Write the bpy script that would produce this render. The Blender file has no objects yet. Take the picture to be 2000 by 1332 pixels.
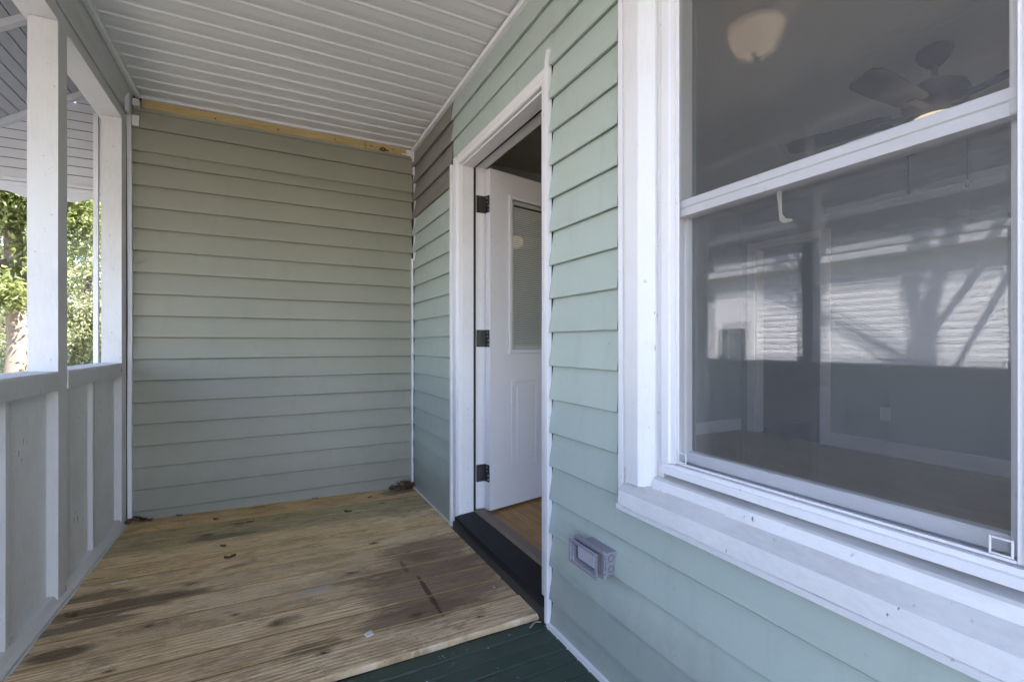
import bpy, bmesh, math, random
from mathutils import Vector, Matrix, noise as mnoise
random.seed(7)
R = math.radians
sc = bpy.context.scene
COL = sc.collection

# ------------------------------------------------------------------ camera, world, sun, exposure
cam_d = bpy.data.cameras.new('camera'); cam = bpy.data.objects.new('camera', cam_d); COL.objects.link(cam)
cam_d.sensor_width = 36.0; cam_d.lens = 898.0 / 2000.0 * 36.0
cam_d.shift_y = 0.0025; cam_d.clip_start = 0.02; cam_d.clip_end = 500.0
cam.location = (0.0, 0.0, 1.045)
cam.rotation_euler = (R(90), 0, -math.atan(473.0 / 898.0))
sc.camera = cam

SUN = Vector((0.55, -0.45, 0.75)).normalized()          # direction towards the sun
sun_el = math.asin(SUN.z)
world = bpy.data.worlds.new('World'); sc.world = world; world.use_nodes = True
wn = world.node_tree; wn.nodes.clear()
sky = wn.nodes.new('ShaderNodeTexSky'); sky.sky_type = 'NISHITA'; sky.sun_disc = False
sky.sun_elevation = sun_el; sky.sun_rotation = math.atan2(SUN.x, SUN.y)
sky.air_density = 1.0; sky.dust_density = 1.0; sky.ozone_density = 1.0
bg = wn.nodes.new('ShaderNodeBackground'); bg.inputs['Strength'].default_value = 0.15
wo = wn.nodes.new('ShaderNodeOutputWorld')
wn.links.new(sky.outputs[0], bg.inputs[0]); wn.links.new(bg.outputs[0], wo.inputs[0])
sun_d = bpy.data.lights.new('sun', 'SUN'); sun_d.energy = 4.0; sun_d.angle = R(0.53); sun_d.color = (1.0, 0.97, 0.92)
sun_o = bpy.data.objects.new('sun', sun_d); COL.objects.link(sun_o)
sun_o.rotation_euler = (-SUN).to_track_quat('-Z', 'Y').to_euler(); sun_o.location = (20, -16, 27)
vs = sc.view_settings
vs.view_transform = 'Standard'; vs.look = 'None'; vs.gamma = 1.0; vs.use_curve_mapping = False
vs.exposure = 2.9
vs.use_white_balance = True; vs.white_balance_temperature = 6350; vs.white_balance_tint = 20
sc.render.engine = 'CYCLES'
cy = sc.cycles
cy.max_bounces = 8; cy.diffuse_bounces = 4; cy.glossy_bounces = 4; cy.transparent_max_bounces = 20
cy.caustics_reflective = False; cy.caustics_refractive = False
cy.use_denoising = True
cy.use_adaptive_sampling = True; cy.adaptive_threshold = 0.028; cy.adaptive_min_samples = 16
cy.sample_clamp_indirect = 6.0

# ------------------------------------------------------------------ material helpers
class NT:
    def __init__(s, name):
        s.m = bpy.data.materials.new(name); s.m.use_nodes = True
        s.t = s.m.node_tree; s.t.nodes.clear()
        s.out = s.n('ShaderNodeOutputMaterial')
    def n(s, kind, **kw):
        nd = s.t.nodes.new(kind)
        for k, v in kw.items(): setattr(nd, k, v)
        return nd
    def l(s, a, b): s.t.links.new(a, b)
    def val(s, sock, v):
        if hasattr(v, 'is_linked') or isinstance(v, bpy.types.NodeSocket): s.l(v, sock)
        else: sock.default_value = v
    def math(s, op, a, b=0.0, c=None, clamp=False):
        nd = s.n('ShaderNodeMath', operation=op); nd.use_clamp = clamp
        s.val(nd.inputs[0], a); s.val(nd.inputs[1], b)
        if c is not None: s.val(nd.inputs[2], c)
        return nd.outputs[0]
    def obj(s): return s.n('ShaderNodeTexCoord').outputs['Object']
    def pos(s): return s.n('ShaderNodeNewGeometry').outputs['Position']
    def rnd(s): return s.n('ShaderNodeObjectInfo').outputs['Random']
    def ocol(s): return s.n('ShaderNodeObjectInfo').outputs['Color']
    def mapping(s, vec, scale=(1, 1, 1), loc=(0, 0, 0), rot=(0, 0, 0)):
        nd = s.n('ShaderNodeMapping'); s.l(vec, nd.inputs[0])
        s.val(nd.inputs['Location'], loc); nd.inputs['Scale'].default_value = scale; nd.inputs['Rotation'].default_value = rot
        return nd.outputs[0]
    def shifted(s, vec, amount=37.0):
        r = s.math('MULTIPLY', s.rnd(), amount)
        cx = s.n('ShaderNodeCombineXYZ'); s.l(r, cx.inputs[0]); s.l(r, cx.inputs[1]); s.l(r, cx.inputs[2])
        a = s.n('ShaderNodeVectorMath', operation='ADD'); s.l(vec, a.inputs[0]); s.l(cx.outputs[0], a.inputs[1])
        return a.outputs[0]
    def noise(s, vec, scale=5.0, detail=4.0, rough=0.55, dist=0.0):
        nd = s.n('ShaderNodeTexNoise'); s.l(vec, nd.inputs['Vector'])
        nd.inputs['Scale'].default_value = scale; nd.inputs['Detail'].default_value = detail
        nd.inputs['Roughness'].default_value = rough; nd.inputs['Distortion'].default_value = dist
        return nd.outputs['Fac']
    def ramp(s, fac, stops):
        nd = s.n('ShaderNodeValToRGB'); s.val(nd.inputs[0], fac)
        e = nd.color_ramp.elements
        while len(e) < len(stops): e.new(0.5)
        for i, (p, c) in enumerate(stops):
            e[i].position = p
            e[i].color = (c, c, c, 1) if not isinstance(c, (tuple, list)) else tuple(c[:3]) + (1,)
        return nd.outputs[0]
    def mix(s, fac, a, b, mode='MIX'):
        nd = s.n('ShaderNodeMix', data_type='RGBA', blend_type=mode)
        s.val(nd.inputs[0], fac)
        for sock, v in ((nd.inputs[6], a), (nd.inputs[7], b)):
            if isinstance(v, (tuple, list)): sock.default_value = tuple(v[:3]) + (1,)
            else: s.val(sock, v)
        return nd.outputs[2]
    def bump(s, height, strength=0.3, dist=0.01):
        nd = s.n('ShaderNodeBump'); nd.inputs['Strength'].default_value = strength; nd.inputs['Distance'].default_value = dist
        s.l(height, nd.inputs['Height']); return nd.outputs[0]
    def bsdf(s, color, rough=0.6, metal=0.0, normal=None, spec=0.5, **kw):
        nd = s.n('ShaderNodeBsdfPrincipled')
        if isinstance(color, (tuple, list)): nd.inputs['Base Color'].default_value = tuple(color[:3]) + (1,)
        else: s.l(color, nd.inputs['Base Color'])
        s.val(nd.inputs['Roughness'], rough); nd.inputs['Metallic'].default_value = metal
        nd.inputs['Specular IOR Level'].default_value = spec
        if normal is not None: s.l(normal, nd.inputs['Normal'])
        for k, v in kw.items(): s.val(nd.inputs[k], v)
        return nd.outputs[0]
    def done(s, shader): s.l(shader, s.out.inputs[0]); return s.m

def sep(nt, vec):
    nd = nt.n('ShaderNodeSeparateXYZ'); nt.l(vec, nd.inputs[0]); return nd.outputs

def mat_paint(name, col, dirt=(0.42, 0.38, 0.33), dirt_amt=0.25, chip=0.0, chip_col=(0.16, 0.12, 0.09), rough=0.55, bump=0.12, streak=(9, 9, 1.5), spec=0.4):
    t = NT(name); p = t.shifted(t.pos(), 5.0)
    big = t.noise(p, 3.2, 5, 0.6); fine = t.noise(t.mapping(p, streak), 14.0, 5, 0.6)
    f = t.math('MULTIPLY', t.ramp(t.math('MULTIPLY', big, t.math('ADD', fine, 0.5)), [(0.42, 0.0), (0.85, 1.0)]), dirt_amt)
    c = t.mix(f, col, dirt)
    c = t.mix(t.math('MULTIPLY', fine, 0.10), c, tuple(v * 0.75 for v in col))
    spk = t.noise(p, 55.0, 2, 0.5)
    c = t.mix(t.math('MULTIPLY', t.ramp(spk, [(0.72, 0.0), (0.76, 1.0)]), 0.35), c, chip_col)
    if chip > 0:
        n1 = t.noise(t.mapping(p, (1, 1, 0.22)), 75.0, 4, 0.6); n2 = t.noise(p, 5.0, 2, 0.5)
        k = t.ramp(t.math('MULTIPLY', n1, t.math('ADD', n2, 0.45)), [(0.78 - chip * 0.10, 0.0), (0.80 - chip * 0.10, 1.0)])
        c = t.mix(k, c, chip_col)
        h = t.math('SUBTRACT', t.math('MULTIPLY', fine, 0.5), k)
    else: h = fine
    return t.done(t.bsdf(c, rough, normal=t.bump(h, bump, 0.004), spec=spec))

def mat_vinyl(name, col, col2, grain_axis='y', var=0.5, rough=0.5):
    t = NT(name); p = t.pos()
    big = t.noise(p, 1.7, 4, 0.6); mid = t.noise(t.shifted(p, 9.0), 7.0, 4, 0.6)
    sc_ = (60, 3, 60) if grain_axis == 'y' else (3, 60, 60)
    g = t.noise(t.mapping(t.shifted(p, 3.0), sc_), 4.0, 3, 0.6)
    f = t.math('MULTIPLY', t.ramp(t.math('ADD', t.math('MULTIPLY', big, 0.6), t.math('MULTIPLY', mid, 0.4)), [(0.35, 0.0), (0.68, 1.0)]), var)
    c = t.mix(f, col, col2)
    c = t.mix(t.math('MULTIPLY', t.math('SUBTRACT', t.rnd(), 0.5), 0.16), c, tuple(v * 0.55 for v in col))
    spk = t.noise(p, 34.0, 2, 0.5)
    c = t.mix(t.math('MULTIPLY', t.ramp(spk, [(0.73, 0.0), (0.77, 1.0)]), 0.22), c, tuple(v * 0.4 for v in col))
    dirt = t.ramp(t.noise(t.mapping(p, (5, 5, 1.2)), 3.0, 4, 0.65), [(0.55, 0.0), (0.8, 1.0)])
    c = t.mix(t.math('MULTIPLY', dirt, 0.16), c, (0.16, 0.15, 0.12))
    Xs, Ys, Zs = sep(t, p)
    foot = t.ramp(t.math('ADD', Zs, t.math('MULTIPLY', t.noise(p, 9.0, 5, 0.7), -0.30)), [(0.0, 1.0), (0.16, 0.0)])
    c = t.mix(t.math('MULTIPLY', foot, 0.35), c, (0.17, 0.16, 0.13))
    return t.done(t.bsdf(c, rough, normal=t.bump(g, 0.16, 0.002), spec=0.35))

def mat_plain(name, col, rough=0.6, metal=0.0, var=0.2, scale=8.0, spec=0.5, bump=0.05):
    t = NT(name); p = t.shifted(t.obj(), 11.0); n = t.noise(p, scale, 5, 0.6)
    c = t.mix(t.math('MULTIPLY', n, var), col, tuple(v * 0.5 for v in col))
    return t.done(t.bsdf(c, rough, metal, t.bump(t.noise(p, scale * 9, 3), bump, 0.002), spec))

WHITE = (0.74, 0.73, 0.73)
M = {}
M['white_wood'] = mat_paint('white_painted_wood', (0.69, 0.68, 0.68), dirt_amt=0.35, chip=0.42, bump=0.25)
M['white_trim'] = mat_paint('white_trim_paint', (0.74, 0.73, 0.74), dirt_amt=0.22, chip=0.15, bump=0.2)
M['peeling_trim'] = mat_paint('peeling_white_paint', (0.72, 0.71, 0.72), dirt_amt=0.35, chip=1.05, chip_col=(0.20, 0.16, 0.13), bump=0.5)
M['sill_paint'] = mat_paint('dirty_sill_paint', (0.74, 0.73, 0.735), dirt=(0.45, 0.43, 0.41), dirt_amt=0.4, chip=0.80, bump=0.3, streak=(6, 3, 6))
M['panel_paint'] = mat_paint('grey_white_panel_paint', (0.82, 0.82, 0.815), dirt=(0.36, 0.35, 0.30), dirt_amt=0.4, chip=0.4, bump=0.2)
M['white_vinyl'] = mat_paint('white_vinyl', (0.76, 0.75, 0.77), dirt_amt=0.12, bump=0.03, rough=0.38)
M['soffit'] = mat_paint('white_soffit_vinyl', (0.66, 0.655, 0.645), dirt=(0.55, 0.54, 0.52), dirt_amt=0.12, bump=0.05, rough=0.5, streak=(1.5, 9, 9))
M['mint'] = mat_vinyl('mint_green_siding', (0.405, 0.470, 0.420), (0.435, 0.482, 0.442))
M['mint_light'] = M['mint']
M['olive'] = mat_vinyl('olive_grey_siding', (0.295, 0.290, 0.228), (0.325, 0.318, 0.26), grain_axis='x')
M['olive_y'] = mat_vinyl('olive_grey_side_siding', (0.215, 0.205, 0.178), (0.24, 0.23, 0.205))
M['sheathing'] = mat_plain('dark_sheathing', (0.05, 0.045, 0.04), 0.9)
M['black'] = mat_plain('black_metal', (0.022, 0.022, 0.024), 0.45, 0.0, 0.4, 14)
M['rubber'] = mat_plain('black_rubber', (0.015, 0.015, 0.015), 0.7)
M['threshold'] = mat_plain('black_threshold_paint', (0.016, 0.0155, 0.018), 0.6, 0.0, 0.4, 16, 0.25, 0.1)
M['grey_metal'] = mat_plain('galvanised_grey_metal', (0.70, 0.71, 0.72), 0.4, 0.1, 0.3, 5)
M['awning_metal'] = mat_plain('painted_awning_metal', (0.55, 0.55, 0.58), 0.5, 0.0, 0.25, 4)
M['awning_white'] = mat_plain('white_awning_metal', (0.70, 0.70, 0.72), 0.45, 0.0, 0.15, 4)
M['door_white'] = mat_paint('white_door_paint', (0.70, 0.69, 0.71), dirt_amt=0.1, chip=0.05, bump=0.05, rough=0.42)
M['blind'] = mat_plain('grey_blind', (0.66, 0.66, 0.64), 0.5)
M['fan'] = mat_plain('dark_bronze_fan', (0.022, 0.019, 0.018), 0.5)
M['box_grey'] = mat_plain('grey_plastic_box', (0.27, 0.265, 0.30), 0.45, 0.0, 0.2, 20)
M['outlet_white'] = mat_plain('white_plastic', (0.7, 0.7, 0.7), 0.4)
M['room_wall'] = mat_plain('grey_green_wall_paint', (0.36, 0.40, 0.39), 0.7, 0, 0.12, 2)
M['room_ceiling'] = mat_plain('grey_ceiling_paint', (0.50, 0.51, 0.49), 0.8, 0, 0.15, 3)
M['roof'] = mat_plain('asphalt_shingle', (0.09, 0.085, 0.08), 0.9, 0, 0.6, 30)
M['neighbor_white'] = mat_plain('neighbour_white_siding', (0.78, 0.78, 0.77), 0.6, 0, 0.18, 3)
M['neighbor_glass'] = mat_plain('neighbour_dark_glass', (0.10, 0.11, 0.12), 0.15)
M['bark'] = mat_plain('grey_bark', (0.20, 0.17, 0.13), 0.9, 0, 0.7, 9, 0.2, 0.6)
M['bark_pale'] = mat_plain('pale_bark', (0.24, 0.20, 0.15), 0.9, 0, 0.6, 6, 0.2, 0.6)
M['dry_leaf'] = mat_plain('dry_brown_leaf', (0.14, 0.075, 0.038), 0.8, 0, 0.6, 40)
M['chip_white'] = mat_plain('white_paint_chip', (0.70, 0.70, 0.69), 0.7, 0, 0.4, 60)
M['splinter'] = mat_plain('grey_tan_splinter', (0.30, 0.24, 0.17), 0.8, 0, 0.5, 60)
M['pipe'] = mat_plain('white_pipe', (0.8, 0.8, 0.82), 0.4)

def mat_leaf(name, c1, c2):
    t = NT(name); p = t.pos()
    c = t.mix(t.ramp(t.noise(p, 3.0, 4, 0.7), [(0.35, 0.0), (0.65, 1.0)]), c1, c2)
    d = t.bsdf(c, 0.38, spec=0.5)
    tr = t.n('ShaderNodeBsdfTranslucent'); t.l(t.mix(0.4, c, (0.18, 0.26, 0.03)), tr.inputs[0])
    mx = t.n('ShaderNodeMixShader'); mx.inputs[0].default_value = 0.4
    t.l(d, mx.inputs[1]); t.l(tr.outputs[0], mx.inputs[2]); return t.done(mx.outputs[0])
M['leaf_a'] = mat_leaf('glossy_evergreen_leaf', (0.14, 0.17, 0.05), (0.33, 0.35, 0.14))
M['leaf_b'] = mat_leaf('pale_olive_leaf', (0.20, 0.22, 0.11), (0.40, 0.41, 0.25))

def mat_pine():
    t = NT('weathered_pine_decking'); P = t.pos(); p = t.shifted(P, 61.0); ob = t.obj()
    # growth-ring figure running along the board
    w = t.n('ShaderNodeTexWave', wave_type='BANDS', bands_direction='Y'); t.l(t.mapping(p, (0.10, 1.0, 1.0)), w.inputs[0])
    w.inputs['Scale'].default_value = 17.0; w.inputs['Distortion'].default_value = 7.5; w.inputs['Detail'].default_value = 2.5
    w.inputs['Detail Scale'].default_value = 1.3; w.inputs['Detail Roughness'].default_value = 0.45
    ring = t.ramp(w.outputs['Fac'], [(0.1, 0.0), (0.62, 0.45), (0.9, 1.0)])
    fib = t.noise(t.mapping(p, (3.0, 150, 1)), 1.6, 5, 0.62)
    fib2 = t.noise(t.mapping(p, (9.0, 420, 1)), 1.0, 2, 0.5)
    c = t.mix(t.math('MULTIPLY', ring, t.math('ADD', t.math('MULTIPLY', t.rnd(), 0.6), 0.35)), (0.75, 0.62, 0.435), (0.43, 0.30, 0.17))
    c = t.mix(t.math('MULTIPLY', t.ramp(fib, [(0.46, 0.0), (0.66, 1.0)]), 0.68), c, (0.29, 0.21, 0.14))
    c = t.mix(t.math('MULTIPLY', t.ramp(fib2, [(0.45, 0.0), (0.7, 1.0)]), 0.40), c, (0.70, 0.63, 0.51))
    # grey weathering and blue-stain in long soft patches
    wx = t.noise(t.mapping(p, (1.1, 5.0, 1)), 1.6, 5, 0.6)
    c = t.mix(t.math('MULTIPLY', t.ramp(wx, [(0.42, 0.0), (0.70, 1.0)]), 0.40), c, (0.51, 0.45, 0.37))
    mould = t.noise(t.mapping(P, (2.2, 6.0, 1)), 2.1, 6, 0.68)
    c = t.mix(t.math('MULTIPLY', t.ramp(mould, [(0.57, 0.0), (0.64, 1.0)]), 0.55), c, (0.17, 0.13, 0.095))
    bl = t.noise(t.mapping(p, (3.0, 8.0, 1)), 1.9, 7, 0.72, 0.6)
    c = t.mix(t.math('MULTIPLY', t.ramp(bl, [(0.48, 0.0), (0.58, 1.0)]), 0.55), c, (0.31, 0.225, 0.15))
    bl2 = t.noise(t.mapping(p, (5.0, 16.0, 1)), 2.3, 6, 0.7, 0.4)
    c = t.mix(t.math('MULTIPLY', t.ramp(bl2, [(0.54, 0.0), (0.66, 1.0)]), 0.65), c, (0.72, 0.64, 0.51))
    spk = t.noise(t.mapping(P, (1.0, 1.6, 1)), 48.0, 3, 0.6)
    c = t.mix(t.math('MULTIPLY', t.ramp(spk, [(0.66, 0.0), (0.72, 1.0)]), 0.6), c, (0.10, 0.075, 0.055))
    # board tint
    c = t.mix(1.0, c, t.ocol(), 'MULTIPLY')
    # knots
    v = t.n('ShaderNodeTexVoronoi', feature='F1'); t.l(t.mapping(p, (1.5, 4.2, 1)), v.inputs['Vector']); v.inputs['Scale'].default_value = 1.0
    k = t.math('ADD', v.outputs['Distance'], t.math('MULTIPLY', t.math('SUBTRACT', t.noise(p, 40, 2), 0.5), 0.06))
    c = t.mix(t.math('MULTIPLY', t.ramp(k, [(0.05, 1.0), (0.15, 0.0)]), 0.5), c, (0.16, 0.105, 0.06))
    c = t.mix(t.math('MULTIPLY', t.ramp(k, [(0.028, 1.0), (0.045, 0.0)]), 0.85), c, (0.06, 0.042, 0.03))
    # stains with a shape of their own: (x, y, rx, ry, strength, colour)
    X, Y, Z = sep(t, P)
    wob = t.math('ADD', t.math('MULTIPLY', t.noise(t.mapping(p, (4, 22, 1)), 1.6, 6, 0.72), 0.7), t.math('MULTIPLY', fib, 0.3))
    for (x, y, rx, ry, st, col) in STAINS:
        dx = t.math('DIVIDE', t.math('SUBTRACT', X, x), rx); dy = t.math('DIVIDE', t.math('SUBTRACT', Y, y), ry)
        d = t.math('SQRT', t.math('ADD', t.math('MULTIPLY', dx, dx), t.math('MULTIPLY', dy, dy)))
        d = t.math('ADD', d, t.math('MULTIPLY', t.math('SUBTRACT', wob, 0.5), 1.7))
        c = t.mix(t.math('MULTIPLY', t.ramp(d, [(0.62, 1.0), (0.92, 0.0)]), st), c, col)
    kn = t.math('MULTIPLY', t.math('SUBTRACT', t.noise(P, 55, 3), 0.5), 0.9)
    for (x, y, r) in KNOTS:
        dx = t.math('DIVIDE', t.math('SUBTRACT', X, x), r * 1.6); dy = t.math('DIVIDE', t.math('SUBTRACT', Y, y), r)
        d = t.math('ADD', t.math('SQRT', t.math('ADD', t.math('MULTIPLY', dx, dx), t.math('MULTIPLY', dy, dy))), kn)
        c = t.mix(t.ramp(d, [(0.18, 0.92), (0.34, 0.45), (0.50, 0.65), (0.60, 0.25), (1.0, 0.0)]), c, (0.085, 0.056, 0.036))
    # the unweathered yellow arris of each board
    ox, oy, oz = sep(t, ob)
    hwid = t.n('ShaderNodeObjectInfo').outputs['Alpha']      # half width of this board
    e = t.math('ADD', t.math('SUBTRACT', t.math('ABSOLUTE', oy), hwid), 0.0725)
    edge = t.ramp(t.math('ADD', e, t.math('MULTIPLY', t.math('SUBTRACT', wx, 0.5), 0.008)), [(0.0625, 0.0), (0.0650, 1.0)])
    c = t.mix(t.math('MULTIPLY', edge, 0.6), c, (0.50, 0.345, 0.14))
    crk = t.ramp(e, [(0.0672, 0.0), (0.0685, 1.0)])
    c = t.mix(t.math('MULTIPLY', crk, 0.8), c, (0.07, 0.045, 0.025))
    # nail holes
    h = t.math('ADD', t.math('MULTIPLY', fib, 0.9), t.math('MULTIPLY', w.outputs['Fac'], 0.35))
    return t.done(t.bsdf(c, t.ramp(fib, [(0.3, 0.62), (0.7, 0.82)]), normal=t.bump(h, 0.8, 0.006), spec=0.25))
KNOTS = [(0.503, 1.75, .030), (0.16, 1.672, .026), (0.485, 2.485, .024), (-0.45, 1.876, .022), (0.02, 1.92, .030), (-0.30, 2.40, .028), (0.33, 2.20, .026), (0.62, 2.30, .020), (0.72, 1.63, .018), (-0.12, 2.06, .018), (0.66, 3.09, .022), (-0.30, 2.97, .028)]
DK = (0.12, 0.088, 0.058); BR = (0.185, 0.12, 0.080)
STAINS = [(-0.50, 2.315, 0.34, 0.075, 0.85, DK), (-0.62, 2.45, 0.16, 0.05, 0.7, DK), (-0.60, 2.22, 0.20, 0.05, 0.75, DK), (-0.62, 2.05, 0.11, 0.045, 0.8, (0.11, 0.07, 0.035)),
          (-0.22, 2.92, 0.22, 0.045, 0.6, DK), (0.66, 1.98, 0.40, 0.36, 0.78, BR), (0.72, 2.30, 0.30, 0.15, 0.7, BR), (0.50, 1.76, 0.28, 0.09, 0.75, BR), (0.30, 2.15, 0.22, 0.07, 0.4, BR),
          (0.593, 1.87, 0.014, 0.22, 0.85, (0.06, 0.035, 0.018)), (0.56, 2.16, 0.016, 0.08, 0.6, (0.07, 0.045, 0.022)), (0.80, 3.28, 0.15, 0.07, 0.7, (0.15, 0.13, 0.11)), (0.14, 1.72, 0.12, 0.04, 0.65, DK),
          (0.17, 2.12, 0.10, 0.030, 0.7, (0.52, 0.49, 0.45)), (0.05, 1.93, 0.08, 0.035, 0.5, BR)]
M['pine'] = mat_pine()

def mat_green_floor():
    t = NT('dark_green_floor_paint'); P = t.pos(); p = t.shifted(P, 13)
    c = t.mix(t.ramp(t.noise(p, 5, 5, 0.65), [(0.3, 0.0), (0.7, 1.0)]), (0.030, 0.053, 0.040), (0.046, 0.070, 0.054))
    spat = t.ramp(t.noise(P, 62, 2, 0.5), [(0.72, 0.0), (0.745, 1.0)])
    c = t.mix(t.math('MULTIPLY', spat, 0.8), c, (0.45, 0.45, 0.43))
    X, Y, Z = sep(t, P)
    dx = t.math('DIVIDE', t.math('SUBTRACT', X, 0.235), 0.075); dy = t.math('DIVIDE', t.math('SUBTRACT', Y, 1.455), 0.04)
    d = t.math('ADD', t.math('SQRT', t.math('ADD', t.math('MULTIPLY', dx, dx), t.math('MULTIPLY', dy, dy))), t.math('MULTIPLY', t.math('SUBTRACT', t.noise(P, 22, 3), 0.5), 1.2))
    c = t.mix(t.math('MULTIPLY', t.ramp(d, [(0.5, 1.0), (0.9, 0.0)]), 0.85), c, (0.22, 0.085, 0.03))
    wear = t.ramp(t.noise(t.mapping(p, (4, 20, 1)), 2.5, 5, 0.7), [(0.62, 0.0), (0.8, 1.0)])
    c = t.mix(t.math('MULTIPLY', wear, 0.35), c, (0.08, 0.085, 0.075))
    return t.done(t.bsdf(c, 0.5, normal=t.bump(t.noise(t.mapping(p, (5, 90, 1)), 2, 4), 0.25, 0.003), spec=0.4))
M['green_floor'] = mat_green_floor()

def mat_oak():
    t = NT('worn_oak_floor'); p = t.shifted(t.pos(), 23)
    f = t.noise(t.mapping(p, (120, 3.5, 1)), 1.5, 5, 0.6); b = t.noise(p, 4, 4, 0.6)
    c = t.mix(t.ramp(f, [(0.35, 0.0), (0.7, 1.0)]), (0.52, 0.30, 0.095), (0.24, 0.115, 0.035))
    c = t.mix(t.math('MULTIPLY', t.rnd(), 0.45), c, (0.27, 0.14, 0.045))
    c = t.mix(t.math('MULTIPLY', t.ramp(b, [(0.5, 0.0), (0.75, 1.0)]), 0.4), c, (0.10, 0.055, 0.025))
    return t.done(t.bsdf(c, 0.42, normal=t.bump(f, 0.12, 0.002), spec=0.4))
M['oak'] = mat_oak()

def mat_yellow():
    t = NT('bare_yellow_lumber'); p = t.pos()
    f = t.noise(t.mapping(p, (4, 1, 70)), 1.5, 5, 0.6)
    c = t.mix(t.ramp(f, [(0.35, 0.0), (0.7, 1.0)]), (0.53, 0.40, 0.19), (0.40, 0.275, 0.11))
    return t.done(t.bsdf(c, 0.7, normal=t.bump(f, 0.2, 0.002)))
M['yellow_wood'] = mat_yellow()

def mat_ground():
    t = NT('leaf_strewn_lawn'); p = t.pos()
    c = t.mix(t.ramp(t.noise(p, 1.4, 6, 0.7), [(0.4, 0.0), (0.62, 1.0)]), (0.17, 0.17, 0.115), (0.27, 0.24, 0.19))
    c = t.mix(t.ramp(t.noise(p, 24, 4, 0.7), [(0.45, 0.0), (0.7, 1.0)]), c, (0.33, 0.29, 0.23))
    return t.done(t.bsdf(c, 0.9, normal=t.bump(t.noise(p, 30, 4), 0.7, 0.04)))
M['ground'] = mat_ground()

def mat_glass(name, tint=(0.93, 0.95, 0.94), ior=1.5):
    t = NT(name)
    tr = t.n('ShaderNodeBsdfTransparent'); tr.inputs[0].default_value = tint + (1,)
    gl = t.n('ShaderNodeBsdfGlossy'); gl.inputs['Roughness'].default_value = 0.0; gl.inputs[0].default_value = (1, 1, 1, 1)
    ge = t.n('ShaderNodeNewGeometry'); dt = t.n('ShaderNodeVectorMath', operation='DOT_PRODUCT')   # Schlick reflectance, same from both sides of the thin pane
    t.l(ge.outputs['Incoming'], dt.inputs[0]); t.l(ge.outputs['Normal'], dt.inputs[1])
    r0 = ((ior - 1) / (ior + 1)) ** 2
    sch = t.math('POWER', t.math('SUBTRACT', 1.0, t.math('ABSOLUTE', dt.outputs['Value']), clamp=True), 5.0)
    fac = t.math('MULTIPLY_ADD', sch, 1 - r0, r0)
    mx = t.n('ShaderNodeMixShader'); t.l(fac, mx.inputs[0]); t.l(tr.outputs[0], mx.inputs[1]); t.l(gl.outputs[0], mx.inputs[2])
    return t.done(mx.outputs[0])
M['glass'] = mat_glass('window_glass', (0.96, 0.97, 0.965), ior=1.52)
def mat_hazy():
    t = NT('hazy_clear_plastic'); tr = t.n('ShaderNodeBsdfTransparent'); tr.inputs[0].default_value = (0.88, 0.86, 0.90, 1)
    d = t.bsdf((0.46, 0.45, 0.50), 0.2, spec=0.6)
    mx = t.n('ShaderNodeMixShader'); mx.inputs[0].default_value = 0.22; t.l(tr.outputs[0], mx.inputs[1]); t.l(d, mx.inputs[2]); return t.done(mx.outputs[0])
M['clear_plastic'] = mat_hazy()

def mat_screen():
    t = NT('insect_screen_mesh'); p = t.pos(); X, Y, Z = sep(t, p)
    pitch = 0.0009
    def wire(v):
        f = t.math('FRACT', t.math('DIVIDE', v, pitch)); return t.math('LESS_THAN', f, 0.15)
    w = t.math('MAXIMUM', wire(Y), wire(Z))
    tr = t.n('ShaderNodeBsdfTransparent')
    d = t.bsdf((0.17, 0.17, 0.185), 0.5, spec=0.4)
    mx = t.n('ShaderNodeMixShader'); t.l(w, mx.inputs[0]); t.l(tr.outputs[0], mx.inputs[1]); t.l(d, mx.inputs[2])
    return t.done(mx.outputs[0])
M['screen'] = mat_screen()

def mat_emit(name, col, strength):
    t = NT(name); e = t.n('ShaderNodeEmission'); e.inputs[0].default_value = col + (1,); e.inputs[1].default_value = strength
    d = t.bsdf((0.8, 0.74, 0.62), 0.3)
    a = t.n('ShaderNodeAddShader'); t.l(e.outputs[0], a.inputs[0]); t.l(d, a.inputs[1]); return t.done(a.outputs[0])
M['porch_bowl'] = mat_emit('lit_amber_glass_bowl', (1.0, 0.74, 0.46), 0.24)
M['fan_bowl'] = mat_emit('lit_fan_glass', (1.0, 0.78, 0.46), 0.22)

# ------------------------------------------------------------------ geometry helpers
def tag(o, label=None, cat=None, group=None, kind=None):
    if label: o['label'] = label
    if cat: o['category'] = cat
    if group: o['group'] = group
    if kind: o['kind'] = kind
    return o

def thing(name, loc, label, cat=None, group=None, kind=None):
    o = bpy.data.objects.new(name, None); o.empty_display_size = 0.1; COL.objects.link(o); o.location = loc
    return tag(o, label, cat, group, kind)

def wloc(o):
    v = Vector((0, 0, 0))
    while o is not None: v += o.location; o = o.parent
    return v

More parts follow.
